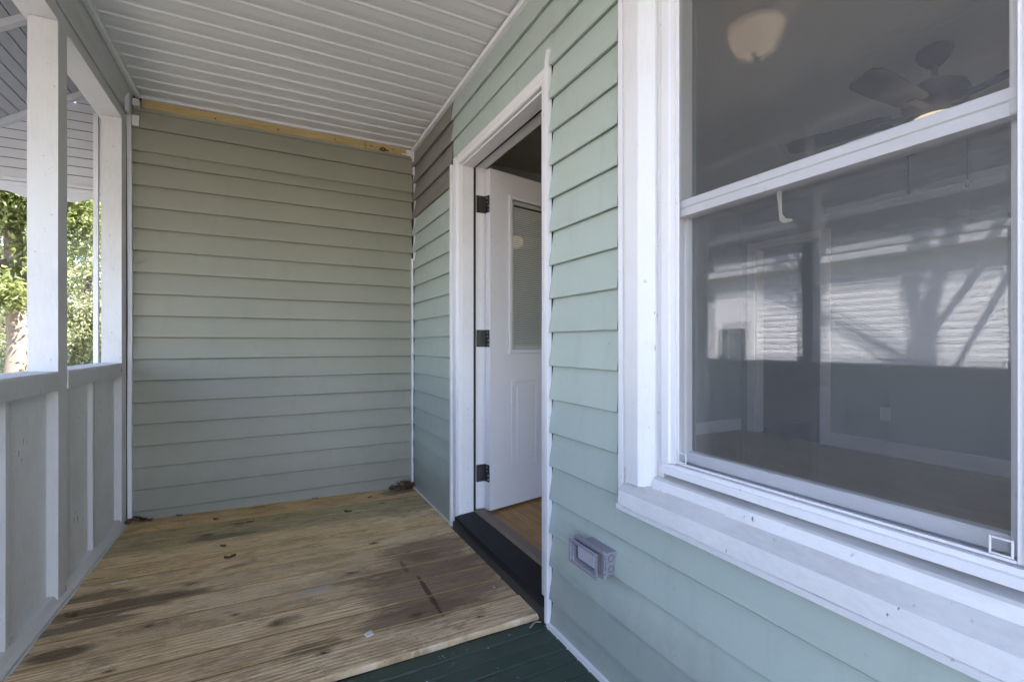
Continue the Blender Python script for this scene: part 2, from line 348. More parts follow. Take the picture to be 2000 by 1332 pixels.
class MB:
    """collects shapes in world coordinates; build() links them as one mesh object centred on itself"""
    def __init__(s): s.bm = bmesh.new()
    def box(s, x0, x1, y0, y1, z0, z1, bev=0.0, seg=1, M4=None):
        r = bmesh.ops.create_cube(s.bm, size=1.0)
        vs_ = r['verts']
        for v in vs_:
            v.co = Vector(((x0 + x1) / 2 + v.co.x * (x1 - x0), (y0 + y1) / 2 + v.co.y * (y1 - y0), (z0 + z1) / 2 + v.co.z * (z1 - z0)))
        if bev > 0:
            es = list({e for v in vs_ for e in v.link_edges})
            nb = bmesh.ops.bevel(s.bm, geom=es, offset=bev, segments=seg, affect='EDGES', profile=0.5)
            if M4 is not None:
                vs_ = list({v for f in nb['faces'] for v in f.verts})
        if M4 is not None:
            bmesh.ops.transform(s.bm, matrix=M4, verts=vs_)
        return s
    def prism(s, prof, axis, a, b, n=1, wob=None):
        """closed 2-D profile swept along axis ('x': prof=(y,z), 'y': prof=(x,z), 'z': prof=(x,y)) from a to b"""
        def co(u, v, w):
            return {'x': Vector((w, u, v)), 'y': Vector((u, w, v)), 'z': Vector((u, v, w))}[axis]
        rings = []
        for i in range(n + 1):
            w = a + (b - a) * i / n
            ring = []
            for j, (u, v) in enumerate(prof):
                c = co(u, v, w)
                if wob: c = c + wob(c, j)
                ring.append(s.bm.verts.new(c))
            rings.append(ring)
        m = len(prof)
        for i in range(n):
            for j in range(m):
                s.bm.faces.new((rings[i][j], rings[i][(j + 1) % m], rings[i + 1][(j + 1) % m], rings[i + 1][j]))
        s.bm.faces.new(rings[0]); s.bm.faces.new(rings[-1])
        return s
    def tube(s, pts, rad, seg=8, cap=True):
        pts = [Vector(p) for p in pts]; rings = []
        for i, p in enumerate(pts):
            d = (pts[min(i + 1, len(pts) - 1)] - pts[max(i - 1, 0)]).normalized()
            u = d.orthogonal().normalized() if i == 0 else (pu - d * pu.dot(d)).normalized()
            pu = u; w = d.cross(u); r = rad[i] if isinstance(rad, (list, tuple)) else rad
            rings.append([s.bm.verts.new(p + (u * math.cos(2 * math.pi * k / seg) + w * math.sin(2 * math.pi * k / seg)) * r) for k in range(seg)])
        for i in range(len(rings) - 1):
            for k in range(seg):
                s.bm.faces.new((rings[i][k], rings[i][(k + 1) % seg], rings[i + 1][(k + 1) % seg], rings[i + 1][k]))
        if cap: s.bm.faces.new(rings[0][::-1]); s.bm.faces.new(rings[-1])
        return s
    def lathe(s, prof, cx, cy_, seg=24):
        rings = [[s.bm.verts.new((cx + r * math.cos(2 * math.pi * k / seg), cy_ + r * math.sin(2 * math.pi * k / seg), z)) for k in range(seg)] for (r, z) in prof]
        for i in range(len(rings) - 1):
            for k in range(seg):
                s.bm.faces.new((rings[i][k], rings[i][(k + 1) % seg], rings[i + 1][(k + 1) % seg], rings[i + 1][k]))
        s.bm.faces.new(rings[0][::-1]); s.bm.faces.new(rings[-1])
        return s
    def poly(s, pts): s.bm.faces.new([s.bm.verts.new(Vector(p)) for p in pts]); return s
    def build(s, name, mat, parent=None, smooth=False, center=True, fix=True):
        bm = s.bm
        if fix: bmesh.ops.recalc_face_normals(bm, faces=bm.faces)
        lo = Vector((1e9,) * 3); hi = -lo
        for v in bm.verts:
            for i in range(3):
                lo[i] = min(lo[i], v.co[i]); hi[i] = max(hi[i], v.co[i])
        c = (lo + hi) / 2 if center else Vector((0, 0, 0))
        for v in bm.verts: v.co -= c
        me = bpy.data.meshes.new(name); bm.to_mesh(me); bm.free()
        if mat: me.materials.append(M[mat] if isinstance(mat, str) else mat)
        if smooth:
            for p in me.polygons: p.use_smooth = True
        o = bpy.data.objects.new(name, me); COL.objects.link(o)
        if parent is not None: o.parent = parent; o.location = c - wloc(parent)
        else: o.location = c
        return o

def part_box(name, mat, parent, x0, x1, y0, y1, z0, z1, bev=0.002, seg=1):
    return MB().box(x0, x1, y0, y1, z0, z1, bev, seg).build(name, mat, parent)

def nz(x, y, z=0.0): return mnoise.noise(Vector((x, y, z)))

# deck and ceiling both fall slightly outwards
def deck_z(x): return 0.004 - 0.018 * x
def ceil_z(x): return 2.497 + 0.0 * x - 0.008 + 0.012 * x

WX = 0.960          # plane of the house wall behind the siding
BY = 3.400          # plane of the end wall behind the siding
PITCH = 0.1265
# ------------------------------------------------------------------ setting: ground
g = MB(); 
n = 40
for i in range(n + 1):
    for j in range(n + 1):
        x = -60 + 120 * i / n; y = -60 + 120 * j / n
        g.bm.verts.new((x, y, -0.62 + 0.05 * nz(x * .3, y * .3)))
g.bm.verts.ensure_lookup_table()
for i in range(n):
    for j in range(n):
        a = i * (n + 1) + j; g.bm.faces.new([g.bm.verts[k] for k in (a, a + n + 1, a + n + 2, a + 1)])
tag(g.build('ground', 'ground', smooth=True, center=False), 'leaf strewn lawn below the porch', kind='structure')

# ------------------------------------------------------------------ setting: pine deck and green painted floor
deck = thing('porch_deck', (0.1, 2.4, 0), 'weathered pine deck boards laid across the porch', kind='structure')
bounds = [1.545, 1.711] + [1.711 + 0.1449 * k for k in range(1, 12)]
bounds[-1] = 3.392
tints = [(0.92, .87, .83), (0.90, .83, .77), (1.05, 1.0, .94), (0.84, .78, .73), (1.04, .99, .94), (0.93, .87, .80), (1.02, .96, .86), (1.10, 1.01, .84), (1.12, 1.06, .93), (0.72, .75, .66), (0.68, .70, .58), (1.02, .88, .68)]
for k in range(len(bounds) - 1):
    y0, y1 = bounds[k], bounds[k + 1]
    b = MB(); gap = 0.0030
    x1 = 0.944 if y0 > 2.56 or y1 < 1.55 else 0.925
    if k == 0: x1 = 0.935
    n = 24; hw = 0.0035
    sag = random.uniform(-0.0012, 0.0012)
    prof = [(y0 + gap, -0.024), (y1 - gap, -0.024), (y1 - gap, -hw), (y1 - gap - hw, 0.0), (y0 + gap + hw, 0.0), (y0 + gap, -hw)]
    if k == 0: prof = [(y0, -0.0225), (y1 - gap, -0.0225), (y1 - gap, -hw), (y1 - gap - hw, 0.0), (y0 + 0.004, 0.0), (y0 + 0.001, -0.003), (y0, -0.006)]
    def wob(c, j, k=k):
        return Vector((0, (0.004 * nz(c.x * 3.1, 5.5) + 0.0022 * nz(c.x * 17, 2.2)) if (k == 0 and j in (0, 5, 4, 6)) else 0.0008 * nz(c.x * 2, k * 3.3), deck_z(c.x) + sag + 0.0008 * nz(c.x * 3, k * 1.7)))
    b.prism(prof, 'x', -0.716, x1, n, wob)
    o = b.build('deck_board', 'pine', deck); o.color = tuple(v * q for v, q in zip(tints[k], (1.17, 1.12, 1.01))) + ((y1 - y0) / 2 if k else (y1 - y0) / 2 + 0.006,)
pf = thing('painted_porch_floor', (0.1, 0.0, -0.03), 'narrow dark green painted tongue and groove porch floor boards', kind='structure')
gm = None; gy = 1.538; gi = 0
while gy > -0.95:
    if gm is None:
        b = MB(); b.prism([(-0.0611, -0.02), (-0.0021, -0.02), (-0.0021, -0.004), (-0.0052, 0.0), (-0.0580, 0.0), (-0.0611, -0.004)], 'x', -0.716, 0.948, 6, lambda c, j: Vector((0, 0, -0.0185 + deck_z(c.x))))
        o = b.build('floor_board', 'green_floor', pf); gm = o; base_y = o.location.y
        o.location.y = base_y + gy
    else:
        o = gm.copy(); COL.objects.link(o); o.parent = pf; o.location = (gm.location.x, base_y + gy, gm.location.z + random.uniform(-0.0008, 0.0004))
    gy -= 0.0632; gi += 1
MB().box(-0.80, 0.95, -0.98, 3.39, -0.12, -0.055).build('floor_frame', 'sheathing', pf)

# ------------------------------------------------------------------ the mint green house wall (faces the porch, plane x = WX)
wall = thing('siding_wall', (WX, 1.2, 0), 'mint green lap siding house wall with door and window', 'wall')
# openings (y0,y1,z0,z1)
DO = (1.500, 2.540, -0.05, 2.120); WO = (0.055, 1.078, 0.553, 2.230)
sh = MB()
Y0W, Y1W, ZT = -3.0, 3.46, 2.80
for (a, b_, c0, c1) in [(DO[1] - .06, Y1W, -0.6, ZT), (DO[0] + .06, DO[1] - .06, 2.09, ZT), (WO[1] - .10, DO[0] + .06, -0.6, ZT), (WO[0] + .10, WO[1] - .10, -0.6, 0.665), (WO[0] + .10, WO[1] - .10, 2.12, ZT), (Y0W, WO[0] + .10, -0.6, ZT), (DO[0] + .06, DO[1] - .06, -0.6, 0.02)]:
    sh.box(WX + 0.004, 1.125, a, b_, c0, c1)
sh.build('sheathing', 'sheathing', wall)

def course(mat, parent, axis, a, b, z, plane, sgn, pitch=PITCH, out=0.0215, cut_top=None, name='siding_course', flare=None):
    """one lap of vinyl siding between a and b along the axis, its drip edge at height z"""
    zt = z + pitch + 0.004
    if cut_top is not None: zt = min(zt, cut_top)
    h = zt - z
    prof = [(0.0005, z + 0.006), (out - 0.003, z), (out, z + 0.003), (out * 0.84, z + h * 0.22), (out * 0.50, z + h * 0.58), (0.0025, zt), (0.0005, zt)]
    seed = random.uniform(0, 50)
    def wob(c, j):
        w = (c.y if axis == 'y' else c.x)
        d = 0.0013 * nz(w * 2.3 + seed, z * 4.0) + 0.0006 * nz(w * 7.0, z * 9 + seed)
        if j in (0, 5, 6): d *= 0.3
        if flare:
            for (e, amp) in flare:
                t = max(0.0, 1 - abs(w - e) / 0.06)
                if j in (1, 2, 3): d += amp * t * t
        dz = 0.0012 * nz(w * 1.1 + seed, 3.3) if j in (1, 2) else 0
        return Vector((sgn * d, 0, dz)) if axis == 'y' else Vector((0, sgn * d, dz))
    bm_ = MB(); nseg = max(2, int(abs(b - a) / 0.05))
    prof = [(plane + sgn * u, v) for (u, v) in prof]
    bm_.prism(prof, axis, a, b, nseg, wob)
    o = bm_.build(name, mat, parent)
    return o

z0 = 1.4664 - 12 * PITCH
k = 0
while True:
    z = z0 + k * PITCH
    if z > 2.50: break
    top = ceil_z(WX) - 0.006
    spans = []
    if z + PITCH <= WO[2] + 0.02: spans = [(Y0W, DO[0] - 0.022)]
    elif z < WO[3]: spans = [(Y0W, WO[0] - .02), (WO[1] + 0.016, DO[0] - 0.022)]
    else: spans = [(Y0W, DO[0] - .022)]
    zz0 = z
    if k == 0: zz0 = 0.0
    if z >= DO[3] - 0.01: spans = [(Y0W, 2.548)]
    cutw = None
    for (a, b_) in spans:
        fl = [(DO[0] - 0.022, 0.001)] if abs(b_ - (DO[0] - 0.022)) < 1e-6 else None
        # laps that meet the window apron from below are cut to it
        if a == Y0W and z < WO[2] < z + PITCH and z + PITCH > WO[2] + 0.02:
            course('mint', wall, 'y', WO[1] + 0.016, b_, z, WX, -1, flare=fl)
            course('mint', wall, 'y', Y0W, WO[1] + 0.016, z, WX, -1, cut_top=WO[2] + 0.004)
        elif z < DO[3] < z + PITCH and False: pass
        else:
            course('mint', wall, 'y', a, b_, z, WX, -1, cut_top=top, flare=fl)
    if z < WO[2] < z + PITCH and len(spans) == 2:
        course('mint', wall, 'y', WO[0] - .02, WO[1] + 0.016, z, WX, -1, cut_top=WO[2] + 0.004)
    # between door head and the first full lap over it
    if z < DO[3] <= z + PITCH:
        bm_ = MB(); bm_.box(WX - 0.006, WX + 0.001, DO[0] - 0.022, 2.548, DO[3] + 0.002, z + PITCH + 0.004); bm_.build('siding_course', 'mint', wall)
    # beyond the door
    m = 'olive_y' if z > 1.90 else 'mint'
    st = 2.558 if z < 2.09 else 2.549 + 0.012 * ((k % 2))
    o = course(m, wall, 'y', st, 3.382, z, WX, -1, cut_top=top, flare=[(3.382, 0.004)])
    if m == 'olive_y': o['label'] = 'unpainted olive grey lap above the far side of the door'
    k += 1
# white vinyl channels round the wall
ch = MB(); ch.prism([(WX - 0.024, 2.468), (WX + 0.001, 2.468), (WX + 0.001, 2.490), (WX - 0.028, 2.490), (WX - 0.028, 2.4725)], 'y', Y0W, 3.384, 30, lambda c, j: Vector((0.0008 * nz(c.y * 4, 1), 0, 0.0012 * nz(c.y * 2.2, 4))))
ch.build('ceiling_channel', 'white_vinyl', wall)
b = MB(); b.prism([(WX - 0.032, -0.055), (WX - 0.001, -0.055), (WX - 0.001, -0.012), (WX - 0.028, -0.016)], 'y', Y0W, 1.488, 50, lambda c, j: Vector((0.0025 * nz(c.y * 5, 1) if j in (0, 3) else 0, 0, 0.003 * nz(c.y * 6, 4))))
b.build('base_trim', 'white_trim', wall)
b = MB(); b.prism([(WX - 0.030, -0.03), (WX - 0.001, -0.03), (WX - 0.001, 0.004), (WX - 0.026, 0.001)], 'y', 2.56, 3.385, 10, lambda c, j: Vector((0, 0, 0.002 * nz(c.y * 6, 4) - 0.012)))
b.build('base_trim', 'white_trim', wall)

# ------------------------------------------------------------------ the olive end wall (faces the camera, plane y = BY)
ewall = thing('siding_wall', (0.1, BY, 0), 'olive grey lap siding end wall of the porch', 'wall')
MB().box(-0.82, 1.124, BY + 0.004, 3.455, -0.6, 2.80).build('sheathing', 'sheathing', ewall)
zb = 0.067 - 0.1267
for k in range(18):
    z = zb + 0.1267 * k
    if z > 2.12: break
    if k == 0: z = -0.06
    course('olive', ewall, 'x', -0.712, 0.938, z, BY, -1, pitch=0.1267, cut_top=2.20, out=0.027)
course('olive', ewall, 'x', -0.712, 0.938, 2.163, BY - 0.008, -1, pitch=0.134, out=0.027)
course('olive', ewall, 'x', -0.712, 0.938, 2.298, BY - 0.008, -1, pitch=0.134, cut_top=2.420, out=0.027)
b = MB(); b.prism([(BY - 0.022, 2.408), (BY - 0.012, 2.408), (BY - 0.012, 2.426), (BY - 0.020, 2.426)], 'x', -0.695, 0.93, 20, lambda c, j: Vector((0, 0.0012 * nz(c.x * 3, 2), 0.012 * (c.x - 0.1) + 0.002 * nz(c.x * 2, 8))))
b.build('top_lip', 'olive', ewall)
b = MB(); b.prism([(BY - 0.008, 2.40), (BY + 0.003, 2.40), (BY + 0.003, 2.482), (BY - 0.008, 2.482)], 'x', -0.665, 0.60, 6, lambda c, j: Vector((0, 0, 0.012 * (c.x - 0.1))))
o = b.build('nailing_board', 'yellow_wood', ewall); o['label'] = 'bare yellow pine strip under the ceiling'
b = MB(); b.prism([(BY - 0.009, 2.40), (BY + 0.003, 2.40), (BY + 0.003, 2.482), (BY - 0.009, 2.482)], 'x', 0.604, 0.895, 4, lambda c, j: Vector((0, 0, 0.012 * (c.x - 0.1))))
o = b.build('nailing_board', 'yellow_wood', ewall); o['label'] = 'short bare yellow pine strip in the corner'
for (x, z) in [(-0.30, 2.443), (0.05, 2.452), (0.40, 2.458), (0.645, 2.462), (0.80, 2.466)]:
    b = MB(); b.lathe([(0.0045, 0), (0.0045, 0.003), (0.002, 0.004)], 0, 0, 8)
    bmesh.ops.transform(b.bm, matrix=Matrix.Translation((x, BY - 0.0085, z)) @ Matrix.Rotation(R(90), 4, 'X'), verts=b.bm.verts); b.build('nail_head', 'black', ewall)
b = MB(); b.tube([(0.725 + 0.017 * math.cos(a), BY - 0.014 - 0.004 * math.sin(2 * a), 2.452 + 0.010 * math.sin(a)) for a in [i * math.pi / 6 for i in range(13)]], 0.0045, 6); b.tube([(0.70, BY - 0.014, 2.446), (0.765, BY - 0.014, 2.449)], 0.004, 6)
b.build('hook', 'black', ewall)
MB().box(0.895, 0.938, BY - 0.020, BY + 0.002, 2.425, 2.482, 0.002).build('corner_block', 'white_vinyl', ewall)
MB().box(0.862, 0.893, BY - 0.015, BY - 0.003, 2.440, 2.452, 0.002).build('metal_clip', 'grey_metal', ewall)
b = MB(); b.prism([(BY - 0.026, 2.487), (BY + 0.002, 2.487), (BY + 0.002, 2.495), (BY - 0.026, 2.495)], 'x', -0.662, 0.942, 16, lambda c, j: Vector((0, 0, 0.012 * (c.x) - 0.005 + 0.0035 * nz(c.x * 2, 8) * (1 if j < 2 else .3))))
b.build('ceiling_channel', 'white_vinyl', ewall)
# staggered corner strips
def strip(name, parent, mat, path, w, d):
    b = MB(); rings = []
    for (x, y, z) in path:
        rings.append([b.bm.verts.new((x + dx, y + dy, z)) for dx, dy in ((-w / 2, -d / 2), (w / 2, -d / 2), (w / 2, d / 2), (-w / 2, d / 2))])
    for i in range(len(rings) - 1):
        for k_ in range(4): b.bm.faces.new((rings[i][k_], rings[i][(k_ + 1) % 4], rings[i + 1][(k_ + 1) % 4], rings[i + 1][k_]))
    b.bm.faces.new(rings[0]); b.bm.faces.new(rings[-1])
    return b.build(name, mat, parent)
cx_, cyy = 0.938, 3.369
strip('corner_strip', ewall, 'white_vinyl', [(cx_ + .004, cyy, 2.478), (cx_ + .004, cyy, 2.44), (cx_ + .009, cyy, 2.38), (cx_ + .006, cyy, 2.300)], 0.012, 0.026)
strip('corner_strip', ewall, 'white_vinyl', [(cx_ + .014, cyy - .012, 2.312), (cx_ + .012, cyy - .012, 2.25), (cx_ + .019, cyy - .012, 2.12), (cx_ + .017, cyy - .012, 1.9), (cx_ + .012, cyy - .012, 1.66)], 0.016, 0.020)
strip('corner_strip', ewall, 'white_vinyl', [(cx_ - .004, cyy - .004, 1.672), (cx_ - .003, cyy - .004, 1.3), (cx_ - .002, cyy - .004, 0.70), (cx_ - .007, cyy - .006, 0.64), (cx_ - .004, cyy - .004, 0.55), (cx_ - .004, cyy - .004, 0.3), (cx_ - .002, cyy - .004, -0.02)], 0.012, 0.024)
# white channel where the end wall meets the railing post
strip('edge_channel', ewall, 'white_vinyl', [(-0.712, 3.374, 0.0), (-0.714, 3.374, 0.5), (-0.711, 3.374, 1.2), (-0.714, 3.374, 1.9), (-0.717, 3.374, 2.36)], 0.020, 0.028)
MB().box(-0.705, -0.672, BY - 0.034, BY - 0.016, 2.30, 2.365, 0.002).build('channel_flap', 'white_vinyl', ewall)
MB().box(-0.700, -0.668, BY - 0.05, BY - 0.012, 2.415, 2.455, 0.003).build('white_bracket', 'white_vinyl', ewall)

# bump-out behind the end wall (keeps daylight off the far side)
bo = thing('house_wing', (0.1, 5.5, -0.6), 'side wing of the house behind the olive end wall', 'house')
MB().box(-0.80, 1.124, 3.458, 7.0, -0.6, 2.80).build('wing_wall', 'olive_y', bo)

# ------------------------------------------------------------------ porch ceiling of vinyl soffit panels
pc = thing('porch_ceiling', (0.1, 1.0, 2.49), 'white ribbed vinyl soffit porch ceiling', kind='structure')
rib = 0.1115; y = 3.385; k = 0
while y > -0.85:
    y0, y1 = y - rib, y
    prof = [(y0, 0.0), (y0, 0.016), (y1 + .0, 0.016), (y1, 0.0), (y1 - 0.004, -0.0005), (y1 - 0.012, 0.0055), (y1 - 0.016, 0.0075), (y0 + rib * 0.45, 0.0052), (y0 + 0.012, 0.0075), (y0 + 0.006, 0.0)]
    prof = [(y0 + 0.0006, 0.018), (y1 - 0.0006, 0.018), (y1 - 0.0006, 0.001), (y1 - 0.010, -0.002), (y1 - 0.015, 0.0075), (y1 - 0.030, 0.0055), (y0 + rib * 0.45, 0.0030), (y0 + 0.012, 0.0055), (y0 + 0.0006, 0.0068)]
    sd = k * 3.7
    def wobc(c, j, sd=sd):
        a = (0.011 * nz(c.x * 1.35 + 0.45 * c.y, c.y * 0.75) + 0.0026 * nz(c.x * 2.7, sd)) if j in (5, 6, 7) else 0.0
        return Vector((0, 0.0012 * nz(c.x * 1.5, sd) if j in (3, 4) else 0, ceil_z(c.x) + a))
    MB().prism(prof, 'x', -0.668, WX - 0.012, 24, wobc).build('soffit_panel', 'soffit', pc, smooth=False)
    y -= rib; k += 1
# unseen porch roof above it: blocks the sun, near end shortened for more skylight
pr = thing('porch_roof', (0.0, 1.0, 2.7), 'shingled roof over the porch and house', 'roof')
b = MB(); b.prism([(-1.05, 2.640), (-1.05, 2.700), (0.9, 2.92), (3.0, 4.6), (5.6, 2.86), (5.6, 2.80), (3.0, 4.5), (0.9, 2.83)], 'y', -1.1, 7.2); b.build('roof_slab', 'roof', pr)
b = MB(); b.prism([(0.90, 2.79), (0.90, 2.92), (3.0, 4.6), (5.6, 2.86), (5.6, 2.80), (3.0, 4.5)], 'y', -3.2, -1.102); b.build('roof_slab', 'roof', pr)
b = MB(); b.box(0.97, 5.2, -3.05, 7.0, 2.70, 2.83); b.build('attic_floor', 'sheathing', pr)
MB().box(-0.70, 1.0, -0.95, 3.45, 2.53, 2.60).build('roof_frame', 'sheathing', pr)

# ------------------------------------------------------------------ posts, beam, metal channel, railing on the open side
XI, XO = -0.730, -0.818          # inner and outer face of the posts
PB = 2.300                       # underside of the beam
PY = [3.280, 2.410, 1.545, 0.660, -0.225, -0.95]
plabels = ['white square porch post against the end wall', 'white square porch post standing free in the railing', 'white porch post beside the camera seen as the dark upright mirrored in the window', 'white porch post at the right edge of the window reflection']
post_src = None
for i, py_ in enumerate(PY):
    t = thing('porch_post', (-0.774, py_ + 0.0445, 0.0), plabels[i] if i < 4 else ('white porch post just behind the camera' if i == 4 else 'last white porch post at the open near end of the porch'), 'post', 'porch posts along the railing')
    if post_src is None:
        b = MB(); b.prism([(-.044, -.0445), (.044, -.0445), (.044, .0445), (-.044, .0445)], 'z', 0.0, PB, 12, lambda c, j: Vector((0.0008 * nz(c.z, j), 0.0008 * nz(c.z, j + 9), 0)))
        es = [e for e in b.bm.edges if abs((e.verts[0].co - e.verts[1].co).normalized().z) > 0.9]
        bmesh.ops.bevel(b.bm, geom=es, offset=0.003, segments=2, affect='EDGES', profile=0.5)
        o = b.build('shaft', 'white_wood', None); o.parent = t; post_src = o
    else:
        o = post_src.copy(); COL.objects.link(o); o.parent = t; o.location = post_src.location
beam = thing('porch_beam', (-0.774, 0.6, PB), 'white painted timber beam resting on the porch posts', 'beam')
b = MB(); b.prism([(XO - .002, PB + .001), (XI + .001, PB + .001), (XI + .001, PB + 0.055), (XO - .002, PB + 0.055)], 'y', -0.96, 3.372, 40, lambda c, j: Vector((0.0012 * nz(c.y * 2, j), 0, 0.0012 * nz(c.y * 2, j + 5)))); b.build('lower_plank', 'white_wood', beam)
b = MB(); b.prism([(XO + .004, PB + .058), (XI - .004, PB + .058), (XI - .004, PB + 0.10), (XO + .004, PB + 0.10)], 'y', -0.96, 3.372, 20); b.build('upper_plank', 'white_wood', beam)
b = MB(); b.prism([(XO - .022, PB + .006), (XO - .004, PB + .006), (XO - .004, PB + 0.16), (XO - .022, PB + 0.16)], 'y', -0.96, 3.372, 20); b.build('outer_board', 'white_wood', beam)
mc = thing('metal_channel', (-0.71, 0.6, 2.42), 'dull grey metal header channel between beam and ceiling', 'channel')
prof = [(-0.741, 2.372), (-0.728, 2.366), (-0.7255, 2.374), (-0.7235, 2.41), (-0.716, 2.440), (-0.700, 2.466), (-0.688, 2.482), (-0.688, 2.53), (-0.745, 2.53), (-0.745, 2.38)]
b = MB(); b.prism(prof, 'y', -0.96, 3.366, 20); b.build('channel', 'grey_metal', mc)
b = MB(); b.prism([(-0.690, 2.470), (-0.672, 2.466), (-0.662, 2.470), (-0.660, 2.500), (-0.690, 2.500)], 'y', -0.96, 3.372, 30, lambda c, j: Vector((0, 0, 0.001 * nz(c.y * 3, 2)))); b.build('ceiling_edge_trim', 'panel_paint', mc)
MB().box(-0.722, -0.704, 3.30, 3.368, 2.355, 2.46, 0.002).build('end_clip', 'white_vinyl', mc)

rail = thing('porch_railing', (-0.77, 0.9, 0.0), 'white waist high railing of plywood panels and battens', 'railing')
prev = 3.280
for i in range(1, len(PY)):
    a, b_ = PY[i] + 0.089, prev
    if i > 4: break
    c = MB(); c.prism([(XI - 0.006, 0.862), (XI + 0.004, 0.864), (XI + 0.005, 0.928), (XI + 0.002, 0.936), (XO - 0.012, 0.940), (XO - 0.012, 0.862)], 'y', a + .001, b_ - .001, 14, lambda c, j: Vector((0.0008 * nz(c.y * 4, j), 0, 0.0012 * nz(c.y * 3, j + 7)))); c.build('top_rail', 'white_wood', rail)
    c = MB(); c.prism([(-0.764, 0.05), (-0.772, 0.05), (-0.772, 0.861), (-0.764, 0.861)], 'y', a + .001, b_ - .001, 10, lambda c, j: Vector((0.002 * nz(c.y * 2, c.z), 0, 0))); c.build('panel', 'panel_paint', rail)
    bt = [b_ - 0.35, a + 0.055] if i == 1 else [a + 0.43]
    if i == 1: bt = [2.545, 2.86]
    if i == 2: bt = [2.045]
    for yb in bt:
        c = MB(); c.prism([(-0.7635, yb), (-0.7635, yb + 0.036), (-0.745, yb + 0.034), (-0.745, yb + 0.002)], 'z', 0.066, 0.861, 8, lambda c, j: Vector((0.0012 * nz(c.z * 3, yb), 0.0015 * nz(c.z * 2, yb), 0))); c.build('batten', 'white_wood', rail)
    c = MB(); c.prism([(-0.763, 0.02), (-0.7195, 0.018), (-0.7185, 0.030), (-0.730, 0.045), (-0.742, 0.066), (-0.763, 0.066)], 'y', a - 0.089 + .002, b_ - .001, 16, lambda c, j: Vector((0.002 * nz(c.y * 4, j), 0, 0.002 * nz(c.y * 4, j + 3)))); c.build('bottom_plate', 'white_wood', rail)
    prev = PY[i]
c = MB(); c.prism([(-0.716, -0.012), (-0.7175, -0.012), (-0.722, 0.017), (-0.715, 0.017), (-0.709, 0.010)], 'y', -0.95, 3.37, 60, lambda c, j: Vector((0.003 * nz(c.y * 5, 2), 0, 0.0025 * nz(c.y * 7, 3)))); c.build('caulked_edge', 'grey_metal', rail)
c = MB(); c.box(-0.80, -0.722, -0.96, 3.39, -0.5, 0.016); c.build('rim_board', 'panel_paint', rail)
# white pipe outside the end post that carries the awning
t = thing('awning_pole', (-0.882, 3.45, -0.6), 'slim white pole outside the end post', 'pole')
b = MB(); b.prism([(-0.893, 3.438), (-0.871, 3.438), (-0.871, 3.462), (-0.893, 3.462)], 'z', -0.62, 2.36); b.build('shaft', 'pipe', t)

# ------------------------------------------------------------------ awning outside the railing
aw = thing('awning', (-1.3, 2.0, 2.2), 'sloped slatted metal awning with scalloped valance outside the porch', 'awning')
sl = math.atan(0.715); ds = 0.054
def aw_pt(s): return (-0.845 - s * math.cos(sl), 2.628 - s * math.sin(sl))
src = None; k = 0; s_ = 0.0
while s_ < 1.02:
    x, z = aw_pt(s_ + ds / 2)
    if src is None:
        b = MB(); b.prism([(-ds / 2 + .0015, 0.0), (-ds / 2 + .004, -0.004), (ds / 2 - .004, -0.004), (ds / 2 - .0015, 0.0), (ds / 2 - .0015, 0.006), (-ds / 2 + .0015, 0.006)], 'y', 0.1, 3.62, 1)
        bmesh.ops.transform(b.bm, matrix=Matrix.Rotation(-sl, 4, 'Y'), verts=b.bm.verts)
        src = b.build('roof_slat', 'awning_metal', aw, center=False); o = src
    else:
        o = src.copy(); COL.objects.link(o); o.parent = aw
    o.location = Vector((x, 0, z)) - wloc(aw)
    s_ += ds; k += 1
x0, z0_ = aw_pt(0); x1_, z1_ = aw_pt(1.02)
b = MB(); b.poly([(x0, 0.1, z0_ + .012), (x0, 3.62, z0_ + .012), (x1_, 3.62, z1_ + .012), (x1_, 0.1, z1_ + .012)]); 
r_ = bmesh.ops.extrude_face_region(b.bm, geom=list(b.bm.faces)); bmesh.ops.translate(b.bm, vec=(0, 0, .006), verts=[v for v in r_['geom'] if isinstance(v, bmesh.types.BMVert)])
b.build('roof_sheet', 'awning_metal', aw)
for ry in (3.575, 2.86, 1.98, 1.1, 0.25):
    b = MB(); 
    xa, za = aw_pt(0.02); xb, zb_ = aw_pt(1.0)
    b.prism([(-0.016, -0.034), (0.016, -0.034), (0.016, -0.005), (-0.016, -0.005)], 'x', 0, 0.98, 1)
    bmesh.ops.transform(b.bm, matrix=Matrix.Translation((xa, ry, za)) @ Matrix.Rotation(math.pi, 4, 'Z') @ Matrix.Rotation(sl, 4, 'Y'), verts=b.bm.verts)
    b.build('rafter', 'awning_white', aw)
# side wing of level slats with a scalloped skirt
zz = 1.985; k = 0
YW = 3.605
while zz < 2.60:
    xin = -0.915
    if zz + 0.052 > 2.0:
        # outer end follows the roof slope
        def x_at(z): return -0.845 - max(0.0, (2.600 - z) / 0.715)
        xo0, xo1 = max(x_at(zz), -1.66), max(x_at(zz + 0.052), -1.66)
        if xo1 < xin - 0.01 or xo0 < xin - .01:
            xo1 = min(xo1, xin - 0.004)
            b = MB(); v = [(xo0, YW, zz), (xin, YW, zz), (xin, YW + .004, zz + .0505), (xo1, YW + .004, zz + .0505)]
            f = b.bm.faces.new([b.bm.verts.new(p) for p in v])
            r_ = bmesh.ops.extrude_face_region(b.bm, geom=[f]); bmesh.ops.translate(b.bm, vec=(0, 0.004, 0), verts=[q for q in r_['geom'] if isinstance(q, bmesh.types.BMVert)])
            b.build('wing_slat', 'awning_white', aw)
    zz += 0.0540
